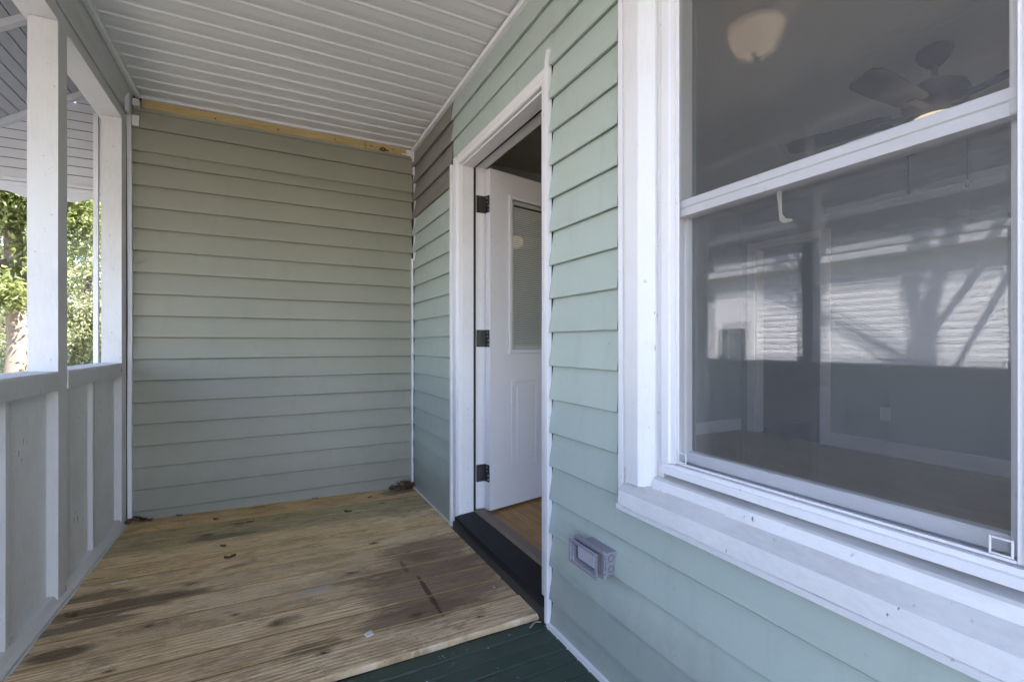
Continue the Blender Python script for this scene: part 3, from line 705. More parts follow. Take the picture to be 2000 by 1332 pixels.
b = MB(); b.prism([(-1.66, 1.97), (-0.90, 1.97), (-0.90, 2.55), (-1.66, 2.02)], 'z', 0, 1) if False else b.poly([(-1.68, YW + .024, 1.96), (-0.90, YW + .024, 1.96), (-0.90, YW + .024, 2.56), (-1.68, YW + .024, 2.02)])
r_ = bmesh.ops.extrude_face_region(b.bm, geom=list(b.bm.faces)); bmesh.ops.translate(b.bm, vec=(0, .003, 0), verts=[v for v in r_['geom'] if isinstance(v, bmesh.types.BMVert)])
b.build('dark_backing', 'roof', aw)  # added dark sheet: stops daylight and blackens the gaps between slats
MB().box(-0.915, -0.893, YW - .012, YW + .014, 1.94, 2.56, 0.002).build('wing_edge', 'awning_white', aw)
MB().box(-1.70, -0.893, YW - .010, YW + .010, 1.962, 1.984, 0.003).build('wing_bar', 'awning_white', aw)
MB().box(-1.70, -0.893, YW - .008, YW + .010, 1.935, 1.958, 0.003).build('wing_bar', 'awning_white', aw)
def valance(axis, a, b_, fixed, ztop, zmid, per, name):
    b = MB(); n = int(abs(b_ - a) / 0.012); top = []; bot = []
    for i in range(n + 1):
        w = a + (b_ - a) * i / n
        zb2 = zmid + 0.014 * math.cos(2 * math.pi * (w - a) / per)
        p = (w, fixed) if axis == 'x' else (fixed, w)
        top.append(b.bm.verts.new((p[0], p[1], ztop))); bot.append(b.bm.verts.new((p[0], p[1], zb2)))
    for i in range(n): b.bm.faces.new((top[i], top[i + 1], bot[i + 1], bot[i]))
    r_ = bmesh.ops.extrude_face_region(b.bm, geom=list(b.bm.faces)); vec = (0, .003, 0) if axis == 'x' else (.003, 0, 0)
    bmesh.ops.translate(b.bm, vec=vec, verts=[v for v in r_['geom'] if isinstance(v, bmesh.types.BMVert)])
    return b.build(name, 'awning_white', aw)
valance('x', -1.70, -0.893, YW, 1.936, 1.890, 0.19, 'valance')
valance('y', 0.1, 3.60, -1.703, 1.985, 1.815, 0.19, 'valance')

# ------------------------------------------------------------------ door frame
df = thing('door_frame', (1.0, 2.0, 0), 'white peeling door frame around the open entry door', 'door frame')
YJ = 2.461; YR = 1.556
def casing_prof(yin, yout, x0=WX - 0.012):     # (x, y) profile of brick mould
    s = 1 if yout > yin else -1
    return [(x0 + .03, yout), (x0 - .004, yout), (x0 - .006, yout - s * .004), (x0 - .006, yin + s * .018), (x0 - .001, yin + s * .012), (x0 + .002, yin + s * .004), (x0 + .008, yin), (x0 + .03, yin)]
b = MB(); b.prism(casing_prof(YJ, 2.527), 'z', -0.012, 2.113, 10, lambda c, j: Vector((0.001 * nz(c.z * 2, 1), 0.001 * nz(c.z * 2, 3), (c.y - YJ) * 0.0))); b.build('side_casing', 'white_trim', df)
b = MB(); b.prism(casing_prof(YR, 1.512), 'z', 0.020, 2.068, 10, lambda c, j: Vector((0.001 * nz(c.z * 2, 1), 0.0012 * nz(c.z * 2, 3), 0))); b.build('side_casing', 'peeling_trim', df)
b = MB(); b.prism([(x, z) for (x, z) in casing_prof(2.066, 2.114)], 'y', 1.512, YJ - .001, 14, lambda c, j: Vector((0.001 * nz(c.y * 3, 1), 0, 0.0012 * nz(c.y * 2, 5)))); b.build('head_casing', 'white_trim', df)
# vinyl channels beside the casing
strip('side_channel', df, 'white_vinyl', [(WX - .017, 2.5415, -0.02), (WX - .016, 2.5415, 0.6), (WX - .018, 2.5415, 1.4), (WX - .016, 2.5415, 2.085)], 0.026, 0.018)
strip('side_channel', df, 'white_vinyl', [(WX - .020, 1.491, -0.02), (WX - .017, 1.490, 0.4), (WX - .019, 1.492, 1.2), (WX - .017, 1.492, 1.9), (WX - .017, 1.494, 2.12), (WX - .014, 1.489, 2.165)], 0.022, 0.017)
# jambs with stop and weatherstrip
part_box('jamb', 'white_trim', df, WX + 0.012, 1.044, YJ - 0.003, YJ + 0.03, 0.05, 2.07)
part_box('jamb_rabbet', 'white_trim', df, 1.060, 1.128, YJ + 0.009, YJ + 0.03, 0.05, 2.08)
MB().box(1.0445, 1.0595, YJ + 0.002, YJ + 0.03, 0.06, 2.075).build('weatherstrip', 'rubber', df)
part_box('jamb', 'white_trim', df, WX + 0.012, 1.128, YR - 0.03, YR + 0.002, 0.05, 2.07)
part_box('head_jamb', 'white_trim', df, WX + 0.012, 1.044, YR, YJ - .004, 2.060, 2.09)
part_box('head_rabbet', 'white_trim', df, 1.060, 1.128, YR, YJ + .008, 2.074, 2.10)
MB().box(1.0445, 1.0595, YR, YJ, 2.066, 2.095).build('weatherstrip', 'rubber', df)
part_box('interior_casing', 'white_trim', df, 1.1275, 1.142, YJ + 0.02, YJ + 0.10, 0.06, 2.17)
part_box('interior_casing', 'white_trim', df, 1.1275, 1.142, YR - 0.10, YR - 0.02, 0.06, 2.17)
th = MB(); th.prism([(0.927, 0.030), (1.046, 0.030), (1.046, 0.076), (0.960, 0.070), (0.930, 0.064), (0.927, 0.058)], 'y', 1.515, YJ - 0.004, 6); th.build('threshold', 'threshold', df)
MB().box(0.929, 1.05, 1.512, YJ + .03, -0.02, 0.028).build('threshold_base', 'sheathing', df)
th = MB(); th.prism([(1.047, 0.040), (1.122, 0.040), (1.122, 0.074), (1.112, 0.084), (1.060, 0.086), (1.047, 0.078)], 'y', YR + .001, YJ - .004, 6); o = th.build('wooden_sill', 'panel_paint', df)
o.data.materials[0] = mat_paint('worn_grey_brown_sill', (0.20, 0.155, 0.12), dirt=(0.10, 0.08, 0.065), dirt_amt=0.6, bump=0.3)
# hinges
hz_ = [1.859, 1.075, 0.288]

# ------------------------------------------------------------------ entry door, swung into the room
da = R(11.0); Fx, Fy = 1.131, 2.421
door = thing('entry_door', (Fx, Fy, 0.07), 'white panelled entry door standing open with mini blinds in its glass', 'door')
DM = Matrix.Translation((Fx, Fy, 0)) @ Matrix.Rotation(da, 4, 'Z')      # local: +x along the slab, +y thickness away from the viewer
def dbox(mb, s0, s1, t0, t1, z0, z1, bev=0.0): mb.box(s0, s1, t0, t1, z0, z1, bev, 1, DM); return mb
DT = 0.045; DW = 0.83; ZB, ZTd = 0.075, 2.062
L0, L1, LZ0, LZ1 = 0.150, 0.680, 1.000, 1.920
slab = MB()
for (s0, s1, z0_, z1_) in [(0, L0, ZB, ZTd), (L1, DW, ZB, ZTd), (L0, L1, ZB, LZ0), (L0, L1, LZ1, ZTd)]: dbox(slab, s0, s1, 0, DT, z0_, z1_)
slab.build('slab', 'door_white', door)
fr = MB()
for (s0, s1, z0_, z1_) in [(L0 - .016, L0 + .010, LZ0 - .016, LZ1 + .016), (L1 - .010, L1 + .016, LZ0 - .016, LZ1 + .016), (L0 + .0105, L1 - .0105, LZ0 - .016, LZ0 + .010), (L0 + .0105, L1 - .0105, LZ1 - .010, LZ1 + .016)]: dbox(fr, s0, s1, -0.012, 0.004, z0_, z1_, 0.004)
fr.build('lite_frame', 'door_white', door)
fr = MB()
for (s0, s1, z0_, z1_) in [(L0 + .011, L0 + .034, LZ0 + .011, LZ1 - .011), (L1 - .034, L1 - .011, LZ0 + .011, LZ1 - .011), (L0 + .0345, L1 - .0345, LZ0 + .011, LZ0 + .034), (L0 + .0345, L1 - .0345, LZ1 - .034, LZ1 - .011)]: dbox(fr, s0, s1, 0.004, 0.012, z0_, z1_, 0.002)
fr.build('blind_frame', 'blind', door)
gl = MB(); dbox(gl, L0 + .009, L1 - .009, 0.0005, 0.0035, LZ0 + .009, LZ1 - .009); gl.build('lite_glass', 'glass', door)
bl = MB(); z = LZ0 + 0.040
while z < LZ1 - 0.04:
    r0 = len(bl.bm.verts)
    bl.box(L0 + .036, L1 - .036, -0.0006 , 0.0006, -0.0050, 0.0050, 0, 1, DM @ Matrix.Translation((0, 0.018, z)) @ Matrix.Rotation(R(20), 4, 'X'))
    z += 0.0128
o = bl.build('blind_slats', 'blind', door); tag(o, kind='stuff')
bk = MB(); dbox(bk, L0, L1, 0.034, 0.040, LZ0, LZ1); bk.build('inner_glass', 'neighbor_glass', door)
for (s0, s1) in ((0.155, 0.372), (0.458, 0.675)):
    pm = MB()
    for (a0, a1, b0, b1) in [(s0, s0 + .022, 0.300, 0.830), (s1 - .022, s1, 0.300, 0.830), (s0 + .0225, s1 - .0225, 0.300, 0.322), (s0 + .0225, s1 - .0225, 0.808, 0.830)]: dbox(pm, a0, a1, -0.006, 0.002, b0, b1, 0.004)
    dbox(pm, s0 + .045, s1 - .045, -0.005, 0.002, 0.345, 0.785, 0.0045)
    pm.build('panel_moulding', 'door_white', door)
for z in hz_:
    hg = MB(); dbox(hg, -0.0022, -0.0005, 0.004, 0.043, z - 0.05, z + 0.05, 0.0)
    h = hg.build('hinge', 'black', door)
    kn = MB(); kn.tube([(Fx - .004 - DT * math.sin(da) * .96, Fy + 0.047, z - .05), (Fx - .004 - DT * math.sin(da) * .96, Fy + 0.047, z + .05)], 0.0055, 10); kn.build('knuckle', 'black', h)
    sc_ = MB()
    for dz in (-.035, -.012, .012, .035):
        sc_.box(-0.0032, -0.0021, 0.012 + .012 * (1 if dz > 0 else 0), 0.018 + .012 * (1 if dz > 0 else 0), z + dz - .003, z + dz + .003, 0, 1, DM)
    sc_.build('screws', 'grey_metal', h)
    part_box('hinge_leaf', 'black', df, 1.066, 1.122, YJ + 0.0068, YJ + 0.0095, z - 0.05, z + 0.05, 0.0)
b = MB(); b.tube([DM @ Vector((0.76, -0.03, 1.0)), DM @ Vector((0.76, 0.0, 1.0))], 0.024, 12); b.build('knob', 'grey_metal', door)

# ------------------------------------------------------------------ window
win = thing('window', (WX, 0.57, 0.56), 'white double hung window with insect screen and peeling wooden casing', 'window')
GL, GR = 0.890, 0.243         # clear width at the vinyl frame lip
ZS, ZTW = 0.690, 2.125
def case_y(outer, face, cove, rec):
    return [(WX + .03, outer), (WX - .020, outer), (WX - .034, outer - math.copysign(.004, outer - rec)), (WX - .036, face), (WX - .034, face - math.copysign(.004, outer - rec)), (WX - .020, (face + cove) / 2), (WX - .008, cove + math.copysign(.004, outer - rec)), (WX - .004, cove), (WX + .03, cove)]
b = MB(); b.prism(case_y(1.046, 0.990, 0.955, .9), 'z', 0.640, 2.20, 14, lambda c, j: Vector((0.0008 * nz(c.z * 2, j), 0.001 * nz(c.z * 3, j), 0))); b.build('side_casing', 'white_trim', win)
b = MB(); b.prism(case_y(0.087, 0.143, 0.178, .3), 'z', 0.640, 2.20, 8); b.build('side_casing', 'white_trim', win)
part_box('head_casing', 'white_trim', win, WX - .034, WX + .03, 0.180, 0.953, 2.112, 2.20, 0.004)
strip('side_channel', win, 'white_vinyl', [(WX - .018, 1.068, 0.548), (WX - .017, 1.0675, 1.0), (WX - .0185, 1.068, 1.6), (WX - .018, 1.068, 2.23)], 0.026, 0.019)
strip('side_channel', win, 'white_vinyl', [(WX - .018, 0.065, 0.548), (WX - .018, 0.065, 2.23)], 0.026, 0.019)
strip('casing_bead', win, 'peeling_trim', [(WX - .018, 1.0525, 0.60), (WX - .017, 1.052, 1.2), (WX - .018, 1.0525, 2.2)], 0.020, 0.011)
b = MB(); b.prism([(WX + .006, 0.932), (WX + .006, 0.9545), (WX + .03, 0.9545), (WX + .03, 0.932)], 'z', 0.66, 2.11, 40, lambda c, j: Vector((0.002 * nz(c.z * 9, 2) if j < 2 else 0, 0.0015 * nz(c.z * 14, j), 0))); b.build('caulk_gap', 'peeling_trim', win)
# vinyl frame
fp = MB()
fp.prism([(WX - .002, 0.9335), (WX - .0035, 0.930), (WX - .0035, 0.907), (WX + .004, 0.905), (WX + .004, GL), (WX + .105, GL + .03), (WX + .105, 0.9335)], 'z', ZS + .03, ZTW)
fp.build('frame_side', 'white_vinyl', win)
fp = MB()
fp.prism([(WX - .002, 0.197), (WX - .0035, 0.201), (WX - .0035, 0.228), (WX + .004, 0.230), (WX + .004, GR), (WX + .105, GR - .03), (WX + .105, 0.197)], 'z', ZS + .03, ZTW)
fp.build('frame_side', 'white_vinyl', win)
fp = MB(); fp.prism([(WX - .006, ZS), (WX + .10, ZS), (WX + .10, ZS + .022), (WX + .022, ZS + .020), (WX + .020, ZS + .029), (WX + .002, ZS + .028), (WX + .0015, ZS + .0185), (WX - .0055, ZS + .017)], 'y', 0.199, 0.9335, 10, lambda c, j: Vector((0.0006 * nz(c.y * 3, 1), 0, 0.0006 * nz(c.y * 3, j)))); fp.build('frame_sill', 'white_vinyl', win)
part_box('frame_head', 'white_vinyl', win, WX - .003, WX + .10, 0.199, 0.9335, ZTW + .001, ZTW + .04)
# upper sash (outer) and lower sash (inner)
us = MB(); XU0, XU1 = 0.981, 1.008
us.box(XU0, XU1, 0.900, 0.921, 1.3875, ZTW - .001, 0.002); us.box(XU0, XU1, 0.216, 0.263, 1.3875, ZTW - .001, 0.002)
us.box(XU0 + .001, XU1, 0.2635, 0.8995, ZTW - .03, ZTW - .002, 0.002); us.build('upper_sash', 'white_vinyl', win)
mr = MB(); mr.prism([(XU0 + .003, 1.387), (XU1, 1.387), (XU1, 1.427), (XU0 + .001, 1.429), (XU0 - .001, 1.427), (XU0 - .001, 1.410), (XU0 + .003, 1.4075)], 'y', 0.2445, 0.9185, 4); mr.build('meeting_rail', 'white_vinyl', win)
ls = MB(); XL0, XL1 = 1.018, 1.046
ls.box(XL0, XL1, 0.902, 0.918, 0.715, 1.42, 0.002); ls.box(XL0, XL1, 0.222, 0.271, 0.715, 1.42, 0.002); ls.box(XL0 + .001, XL1, 0.2715, 0.9015, 0.716, 0.747, 0.003); ls.box(XL0 + .001, XL1, 0.2715, 0.9015, 1.392, 1.42, 0.002)
ls.build('lower_sash', 'white_vinyl', win)
lk = MB(); lk.box(1.012, 1.034, 0.44, 0.50, 1.4315, 1.444, 0.003); lk.box(1.012, 1.034, 0.755, 0.80, 1.4315, 1.442, 0.003); lk.build('sash_lock', 'white_vinyl', win)
def pane(name, x, y0, y1, z0, z1, tilt=0.0, yaw=0.0):
    b = MB(); b.box(-.0015, .0015, -(y1 - y0) / 2, (y1 - y0) / 2, -(z1 - z0) / 2, (z1 - z0) / 2)
    bmesh.ops.transform(b.bm, matrix=Matrix.Translation((x, (y0 + y1) / 2, (z0 + z1) / 2)) @ Matrix.Rotation(tilt, 4, 'Y') @ Matrix.Rotation(yaw, 4, 'Z'), verts=b.bm.verts)
    return b.build(name, 'glass', win)
pane('glass_pane', XU0 + .010, 0.2625, 0.9005, 1.428, ZTW - .028)
pane('glass_pane', XU0 + .021, 0.2625, 0.9005, 1.428, ZTW - .028, R(0.25), R(0.1))
pane('glass_pane', XL0 + .008, 0.2705, 0.9025, 0.746, 1.393, R(0.10))
pane('glass_pane', XL0 + .021, 0.2705, 0.9025, 0.746, 1.393, R(-0.42), R(-0.2))
tp = MB(); tp.prism([(0.640, 1.392), (0.629, 1.392), (0.6285, 1.36), (0.6275, 1.335), (0.618, 1.322), (0.604, 1.317), (0.6035, 1.313), (0.622, 1.312), (0.634, 1.322), (0.6365, 1.35)], 'x', 1.0125, 1.0135); o = tp.build('tape_strip', mat_plain('yellowed_tape', (0.36, 0.34, 0.27), 0.5), win); o['label'] = 'loose cream strip hanging from the meeting rail'
# insect screen
sf = MB(); XS = 0.9705
sf.box(XS - .003, XS + .003, GL - .009, GL + .002, ZS + .032, ZTW, 0.001); sf.box(XS - .003, XS + .003, GR - .002, GR + .008, ZS + .032, ZTW, 0.001); sf.box(XS - .003, XS + .003, GR + .0085, GL - .0095, ZS + .0315, ZS + .0365, 0.001)
scr = sf.build('screen_frame', 'white_vinyl', win)
b = MB(); b.poly([(XS, GL - .005, ZS + .034), (XS, GR + .004, ZS + .034), (XS, GR + .004, ZTW), (XS, GL - .005, ZTW)]); b.build('screen_mesh', 'screen', scr)
for yc in (GL - .024, GR + .024):
    b = MB(); zc = ZS + .052
    for (a0, a1, b0, b1) in [(-.0135, -.0105, -.0135, .0135), (.0105, .0135, -.0135, .0135), (-.0104, .0104, .0105, .0135), (-.0104, .0104, -.0135, -.0105)]: b.box(XS - .0065, XS - .0035, yc + a0, yc + a1, zc + b0, zc + b1, 0.0008)
    b.build('corner_clip', 'white_vinyl', scr)
# wooden sill in steps, with its apron
M['ledge_dirt_dim'] = mat_paint('grimy_dim_ledge_paint', (0.56, 0.55, 0.545), dirt=(0.36, 0.34, 0.32), dirt_amt=0.6, chip=0.5, bump=0.3, streak=(6, 2.5, 6))  # ledge grime, with the weaker light on upward faces put into its colour
def ledge(o):
    o.data.materials.append(M['ledge_dirt_dim'])
    for p in o.data.polygons:
        if p.normal.z > 0.55: p.material_index = 1
    return o
def sill_w(c, j): return Vector((0.0013 * nz(c.y * 4, j), 0, 0.0014 * nz(c.y * 5 + j, 2)))
b = MB(); b.prism([(1.03, 0.640), (1.03, 0.697 - .012), (0.985, 0.680), (0.955, 0.672), (0.950, 0.668), (0.9435, 0.645), (0.940, 0.640)], 'y', 0.180, 0.953, 30, sill_w); ledge(b.build('sill', 'sill_paint', win))
b = MB(); b.prism([(0.962, 0.560), (0.962, 0.646), (0.9415, 0.643), (0.920, 0.618), (0.914, 0.613), (0.9125, 0.571), (0.918, 0.567)], 'y', 0.075, 1.058, 50, sill_w); ledge(b.build('sill_nose', 'sill_paint', win))
b = MB(); b.prism([(0.962, 0.546), (0.962, 0.559), (0.925, 0.566), (0.9195, 0.562), (0.922, 0.550)], 'y', 0.057, 1.0775, 20, lambda c, j: Vector((0, 0, 0.0012 * nz(c.y * 4, 2)))); b.build('apron_channel', 'white_vinyl', win)

# ------------------------------------------------------------------ weatherproof electrical box under the window
eb = thing('electrical_box', (0.93, 1.17, 0.33), 'grey outdoor outlet box with clear bubble cover on the mint siding', 'outlet box')
MB().box(0.904, 0.9545, 1.108, 1.232, 0.334, 0.404, 0.004, 2).build('body', 'box_grey', eb)
for z in (0.353, 0.386):
    b = MB(); b.tube([(0.9275 + 0.010 * math.cos(a), 1.1078, z + 0.010 * math.sin(a)) for a in [i * math.pi / 8 for i in range(17)]], 0.0008, 5); b.build('knockout', 'sheathing', eb)
cov = MB()
cov.prism([(1.100, 0.330), (1.248, 0.330), (1.252, 0.336), (1.252, 0.410), (1.246, 0.416), (1.106, 0.412), (1.100, 0.405)], 'x', 0.893, 0.903)
cov.build('cover_flange', 'box_grey', eb)
b = MB()
b.box(0.872, 0.8925, 1.106, 1.246, 0.336, 0.408, 0.007, 2); b.build('clear_cover', 'clear_plastic', eb)
b = MB()
for (a0, a1, b0, b1) in [(1.102, 1.114, 0.332, 0.412), (1.238, 1.250, 0.332, 0.412), (1.1145, 1.2375, 0.332, 0.343), (1.1145, 1.2375, 0.401, 0.412)]: b.box(0.868, 0.8715, a0, a1, b0, b1, 0.0012)
b.build('cover_rim', 'box_grey', eb)
MB().box(0.8905, 0.8925, 1.113, 1.239, 0.342, 0.404, 0.0).build('shade_plate', 'black', eb)  # black plate stands in for the shade inside the cover
MB().box(0.884, 0.8900, 1.135, 1.222, 0.350, 0.396, 0.003).build('receptacle', 'outlet_white', eb)
for i in range(5):
    z = 0.342 + i * 0.0125
    b = MB(); b.tube([(0.899, 1.0985, z), (0.899, 1.0985, z + 0.009)], 0.0042, 8); b.build('hinge_knuckle', 'box_grey', eb)

# ------------------------------------------------------------------ porch ceiling light (seen mirrored in the glass)
pl = thing('porch_light', (0.07, 1.31, 2.48), 'amber glass bowl light on the porch ceiling, mirrored in the upper window pane', 'ceiling light')
b = MB(); b.lathe([(0.085, 2.489), (0.085, 2.470), (0.070, 2.462)], 0.07, 1.31, 28); b.build('base', 'fan', pl, smooth=False)
b = MB(); b.lathe([(0.100, 2.462), (0.112, 2.455), (0.110, 2.43), (0.100, 2.395), (0.080, 2.362), (0.050, 2.343), (0.012, 2.337)], 0.07, 1.31, 32); b.build('bowl', 'porch_bowl', pl, smooth=True)
b = MB(); b.lathe([(0.010, 2.338), (0.016, 2.330), (0.010, 2.320), (0.003, 2.316)], 0.07, 1.31, 12); b.build('finial', 'fan', pl, smooth=True)

# ------------------------------------------------------------------ the room behind the wall
RX0, RX1, RY0, RY1, RZ0, RZ1 = 1.127, 4.80, -2.4, 3.45, 0.060, 2.53
rf = thing('room_floor', (3.0, 1.0, RZ0), 'worn oak strip floor inside the house', kind='structure')
src = None; x = RX0 - 0.004; i = 0
while x < RX1:
    if src is None:
        b = MB(); b.prism([(0.0006, -0.018), (0.0564, -0.018), (0.0564, -0.0015), (0.055, 0), (0.002, 0), (0.0006, -0.0015)], 'y', RY0, RY1, 1)
        src = b.build('floor_board', 'oak', rf, center=False); o = src
    else:
        o = src.copy(); COL.objects.link(o); o.parent = rf
    o.location = Vector((x, 0, RZ0)) - wloc(rf); x += 0.057; i += 1
MB().box(RX0, RX1 + 2.2, RY0, RY1 + 0.3, RZ0 - 0.06, RZ0 - 0.02).build('subfloor', 'sheathing', rf)
rc = thing('room_ceiling', (3.0, 1.0, RZ1), 'grey painted room ceiling', kind='structure')
MB().box(RX0 - .001, RX1 + 2.2, RY0, RY1 + 0.3, RZ1, RZ1 + 0.05).build('ceiling_board', 'room_ceiling', rc)
rw = thing('room_wall', (3.0, 1.0, 0.06), 'grey green painted room walls seen through the window', kind='structure')
DY0, DY1, DZ = 2.585, 3.275, 2.085      # doorway in the far wall
part_box('far_wall', 'room_wall', rw, RX1, RX1 + .12, RY0, DY0, RZ0 - .02, RZ1 - .001, 0)
part_box('far_wall', 'room_wall', rw, RX1, RX1 + .12, DY1, RY1, RZ0 - .02, RZ1 - .001, 0)
part_box('far_wall', 'room_wall', rw, RX1 + .0005, RX1 + .12, DY0, DY1, DZ, RZ1 - .001, 0)
part_box('north_wall', 'room_wall', rw, RX0, RX1 + 2.2, RY1 + .006, RY1 + .1, RZ0 - .02, RZ1 - .001, 0)
for (a0, a1, c0, c1) in [(RX0, 2.0, RZ0 - .02, RZ1 - .001), (4.3, RX1 + 2.2, RZ0 - .02, RZ1 - .001), (2.0, 4.3, RZ0 - .02, 0.75), (2.0, 4.3, 2.15, RZ1 - .001)]: part_box('south_wall', 'room_wall', rw, a0, a1, RY0 - .1, RY0, c0, c1, 0)
sw = thing('added_window', (3.15, RY0, 0.75), 'unseen white framed window added in the side wall to brighten the room', 'window')  # out of view, added to let more daylight into the room
for (a0, a1, c0, c1) in [(2.001, 2.05, 0.751, 2.149), (4.25, 4.299, 0.751, 2.149), (2.051, 4.249, 0.751, 0.80), (2.051, 4.249, 2.10, 2.149), (3.12, 3.18, 0.801, 2.099)]: part_box('frame_bar', 'white_vinyl', sw, a0, a1, RY0 - .08, RY0 - .02, c0, c1, .003)
for (a0, a1) in ((2.051, 3.119), (3.181, 4.249)): part_box('pane', 'glass', sw, a0, a1, RY0 - .052, RY0 - .048, 0.801, 2.099, 0)
part_box('hall_wall', 'room_wall', rw, 6.6, 6.7, RY0, RY1 + .1, RZ0 - .02, RZ1 - .001, 0)
# inner lining of the front wall with its openings
b = MB()
for (a, b_, c0, c1) in [(YJ + .03, RY1, RZ0, RZ1), (YR - .03, YJ + .03, 2.11, RZ1), (0.96, YR - .03, RZ0, RZ1), (0.17, 0.96, RZ0, 0.66), (0.17, 0.96, 2.17, RZ1), (RY0, 0.17, RZ0, RZ1)]: b.box(1.1255, 1.1272, a, b_, c0, c1 - .001)
b.build('front_lining', 'room_wall', rw)
part_box('baseboard', 'white_trim', rw, RX1 - .016, RX1 - .0005, RY0, DY0 - .095, RZ0 + .001, RZ0 + .13, .003)
part_box('baseboard', 'white_trim', rw, RX0 + .04, RX1 - .02, RY1 - .010, RY1 + .0055, RZ0 + .001, RZ0 + .13, .003)
dc = thing('doorway_casing', (RX1, 2.93, 0.06), 'white casing of the inner doorway seen through the window', 'door casing')
part_box('side_casing', 'white_trim', dc, RX1 - .020, RX1 - .0005, DY0 - .09, DY0, RZ0 + .001, DZ + .08, .003)
part_box('side_casing', 'white_trim', dc, RX1 - .020, RX1 - .0005, DY1, DY1 + .09, RZ0 + .001, DZ + .08, .003)
part_box('head_casing', 'white_trim', dc, RX1 - .019, RX1 - .0007, DY0 + .001, DY1 - .001, DZ, DZ + .08, .003)
part_box('jamb', 'white_trim', dc, RX1 + .001, RX1 + .119, DY1 - .015, DY1 - .0005, RZ0 + .001, DZ - .001, .002)
part_box('jamb', 'white_trim', dc, RX1 + .001, RX1 + .119, DY0 + .0005, DY0 + .015, RZ0 + .001, DZ - .001, .002)
hd = thing('hall_door', (6.57, 3.0, 0.06), 'pale door at the end of the dark hall', 'door')
part_box('slab', 'door_white', hd, 6.555, 6.59, 3.02, 3.42, RZ0 + .012, 2.05, .003)
ol = thing('wall_outlet', (RX1 - .005, 2.053, 0.427), 'white wall outlet low on the grey room wall', 'outlet')
MB().box(RX1 - .007, RX1 - .0006, 2.015, 2.090, 0.37, 0.485, .002).build('plate', 'outlet_white', ol)
for z in (0.405, 0.45): MB().box(RX1 - .0085, RX1 - .0072, 2.037, 2.068, z - .014, z + .014, .001).build('socket', 'blind', ol)

# ceiling fan
FX, FY = 2.97, 1.06
fan = thing('ceiling_fan', (FX, FY, RZ1), 'dark bronze five blade ceiling fan with pull chains inside the room', 'ceiling fan')
b = MB(); b.lathe([(0.072, RZ1 - .0005), (0.075, RZ1 - .02), (0.06, RZ1 - .055), (0.03, RZ1 - .085), (0.018, RZ1 - .09)], FX, FY, 24); b.build('canopy', 'fan', fan, smooth=True)
b = MB(); b.tube([(FX, FY, RZ1 - .08), (FX, FY, 2.36)], 0.014, 10); b.build('downrod', 'fan', fan)
b = MB(); b.lathe([(0.03, 2.375), (0.075, 2.36), (0.12, 2.33), (0.135, 2.29), (0.13, 2.25), (0.10, 2.225), (0.07, 2.215), (0.05, 2.196)], FX, FY, 28); b.build('motor', 'fan', fan, smooth=True)
for i in range(5):
    a = R(178 + 72 * i)
    Mx = Matrix.Translation((FX, FY, 2.225)) @ Matrix.Rotation(a, 4, 'Z') @ Matrix.Rotation(R(12), 4, 'X')
    b = MB(); pr_ = [(0.17, -.048), (0.22, -.058), (0.50, -.068), (0.62, -.066), (0.655, -.045), (0.66, 0.0), (0.655, .045), (0.62, .066), (0.50, .068), (0.22, .058), (0.17, .048)]
    b.prism(pr_, 'z', -0.003, 0.003); bmesh.ops.transform(b.bm, matrix=Mx, verts=b.bm.verts); bl_ = b.build('blade', 'fan', fan)
    b = MB(); b.box(0.08, 0.23, -0.018, 0.018, -0.010, -0.004, .002); bmesh.ops.transform(b.bm, matrix=Mx, verts=b.bm.verts); b.build('blade_arm', 'fan', bl_)
b = MB(); b.lathe([(0.050, 2.195), (0.085, 2.186), (0.102, 2.150), (0.092, 2.105), (0.055, 2.072), (0.01, 2.062)], FX, FY, 24); b.build('glass_shade', 'fan_bowl', fan, smooth=True)
for (px_, py_, zb_) in ((2.90, 1.14, 1.815), (3.06, 0.965, 1.825)):
    b = MB(); b.tube([(px_, py_, 2.15), (px_, py_, zb_ + .02)], 0.0022, 6); c_ = b.build('pull_chain', 'fan', fan)
    b = MB(); b.lathe([(0.002, zb_ + .03), (0.006, zb_ + .022), (0.013, zb_ + .004), (0.010, zb_ - .006), (0.003, zb_ - .010)], px_, py_, 12); b.build('fob', 'fan', c_, smooth=True)

# ------------------------------------------------------------------ neighbour's house (mirrored in the window)
nh = thing('neighbor_house', (-8.5, 5.4, -0.6), 'white sided neighbouring house mirrored in the window', 'house')
NXW = -7.0; NY0, NY1 = 2.40, 8.6
b = MB(); b.box(-11.5, NXW - .01, NY0 + .02, NY1 - .02, -0.62, 2.56); b.build('wall_core', 'neighbor_white', nh)
z = -0.5; src = None
while z < 2.46:
    if src is None:
        b = MB(); b.prism([(NXW - .01, 0.0), (NXW + .016, -.002), (NXW + .017, .004), (NXW, .116), (NXW - .01, .116)], 'y', NY0 + .06, NY1 - .06, 1); src = b.build('siding_course', 'neighbor_white', nh, center=False); o = src
    else: o = src.copy(); COL.objects.link(o); o.parent = nh
    o.location = Vector((0, 0, z)) - wloc(nh); z += 0.113
part_box('corner_board', 'neighbor_white', nh, NXW - .05, NXW + .026, NY0 - .02, NY0 + .075, -.6, 2.5, .004)
part_box('corner_board', 'neighbor_white', nh, NXW - .05, NXW + .026, NY1 - .075, NY1 + .02, -.6, 2.5, .004)
part_box('downspout', 'neighbor_white', nh, NXW + .027, NXW + .095, 6.14, 6.22, -.6, 2.44, .01)
part_box('soffit', 'neighbor_white', nh, NXW - .01, -6.66, NY0 - .35, NY1 + .3, 2.505, 2.525, 0)
part_box('fascia', 'neighbor_white', nh, -6.66, -6.625, NY0 - .35, NY1 + .3, 2.500, 2.632, .004)
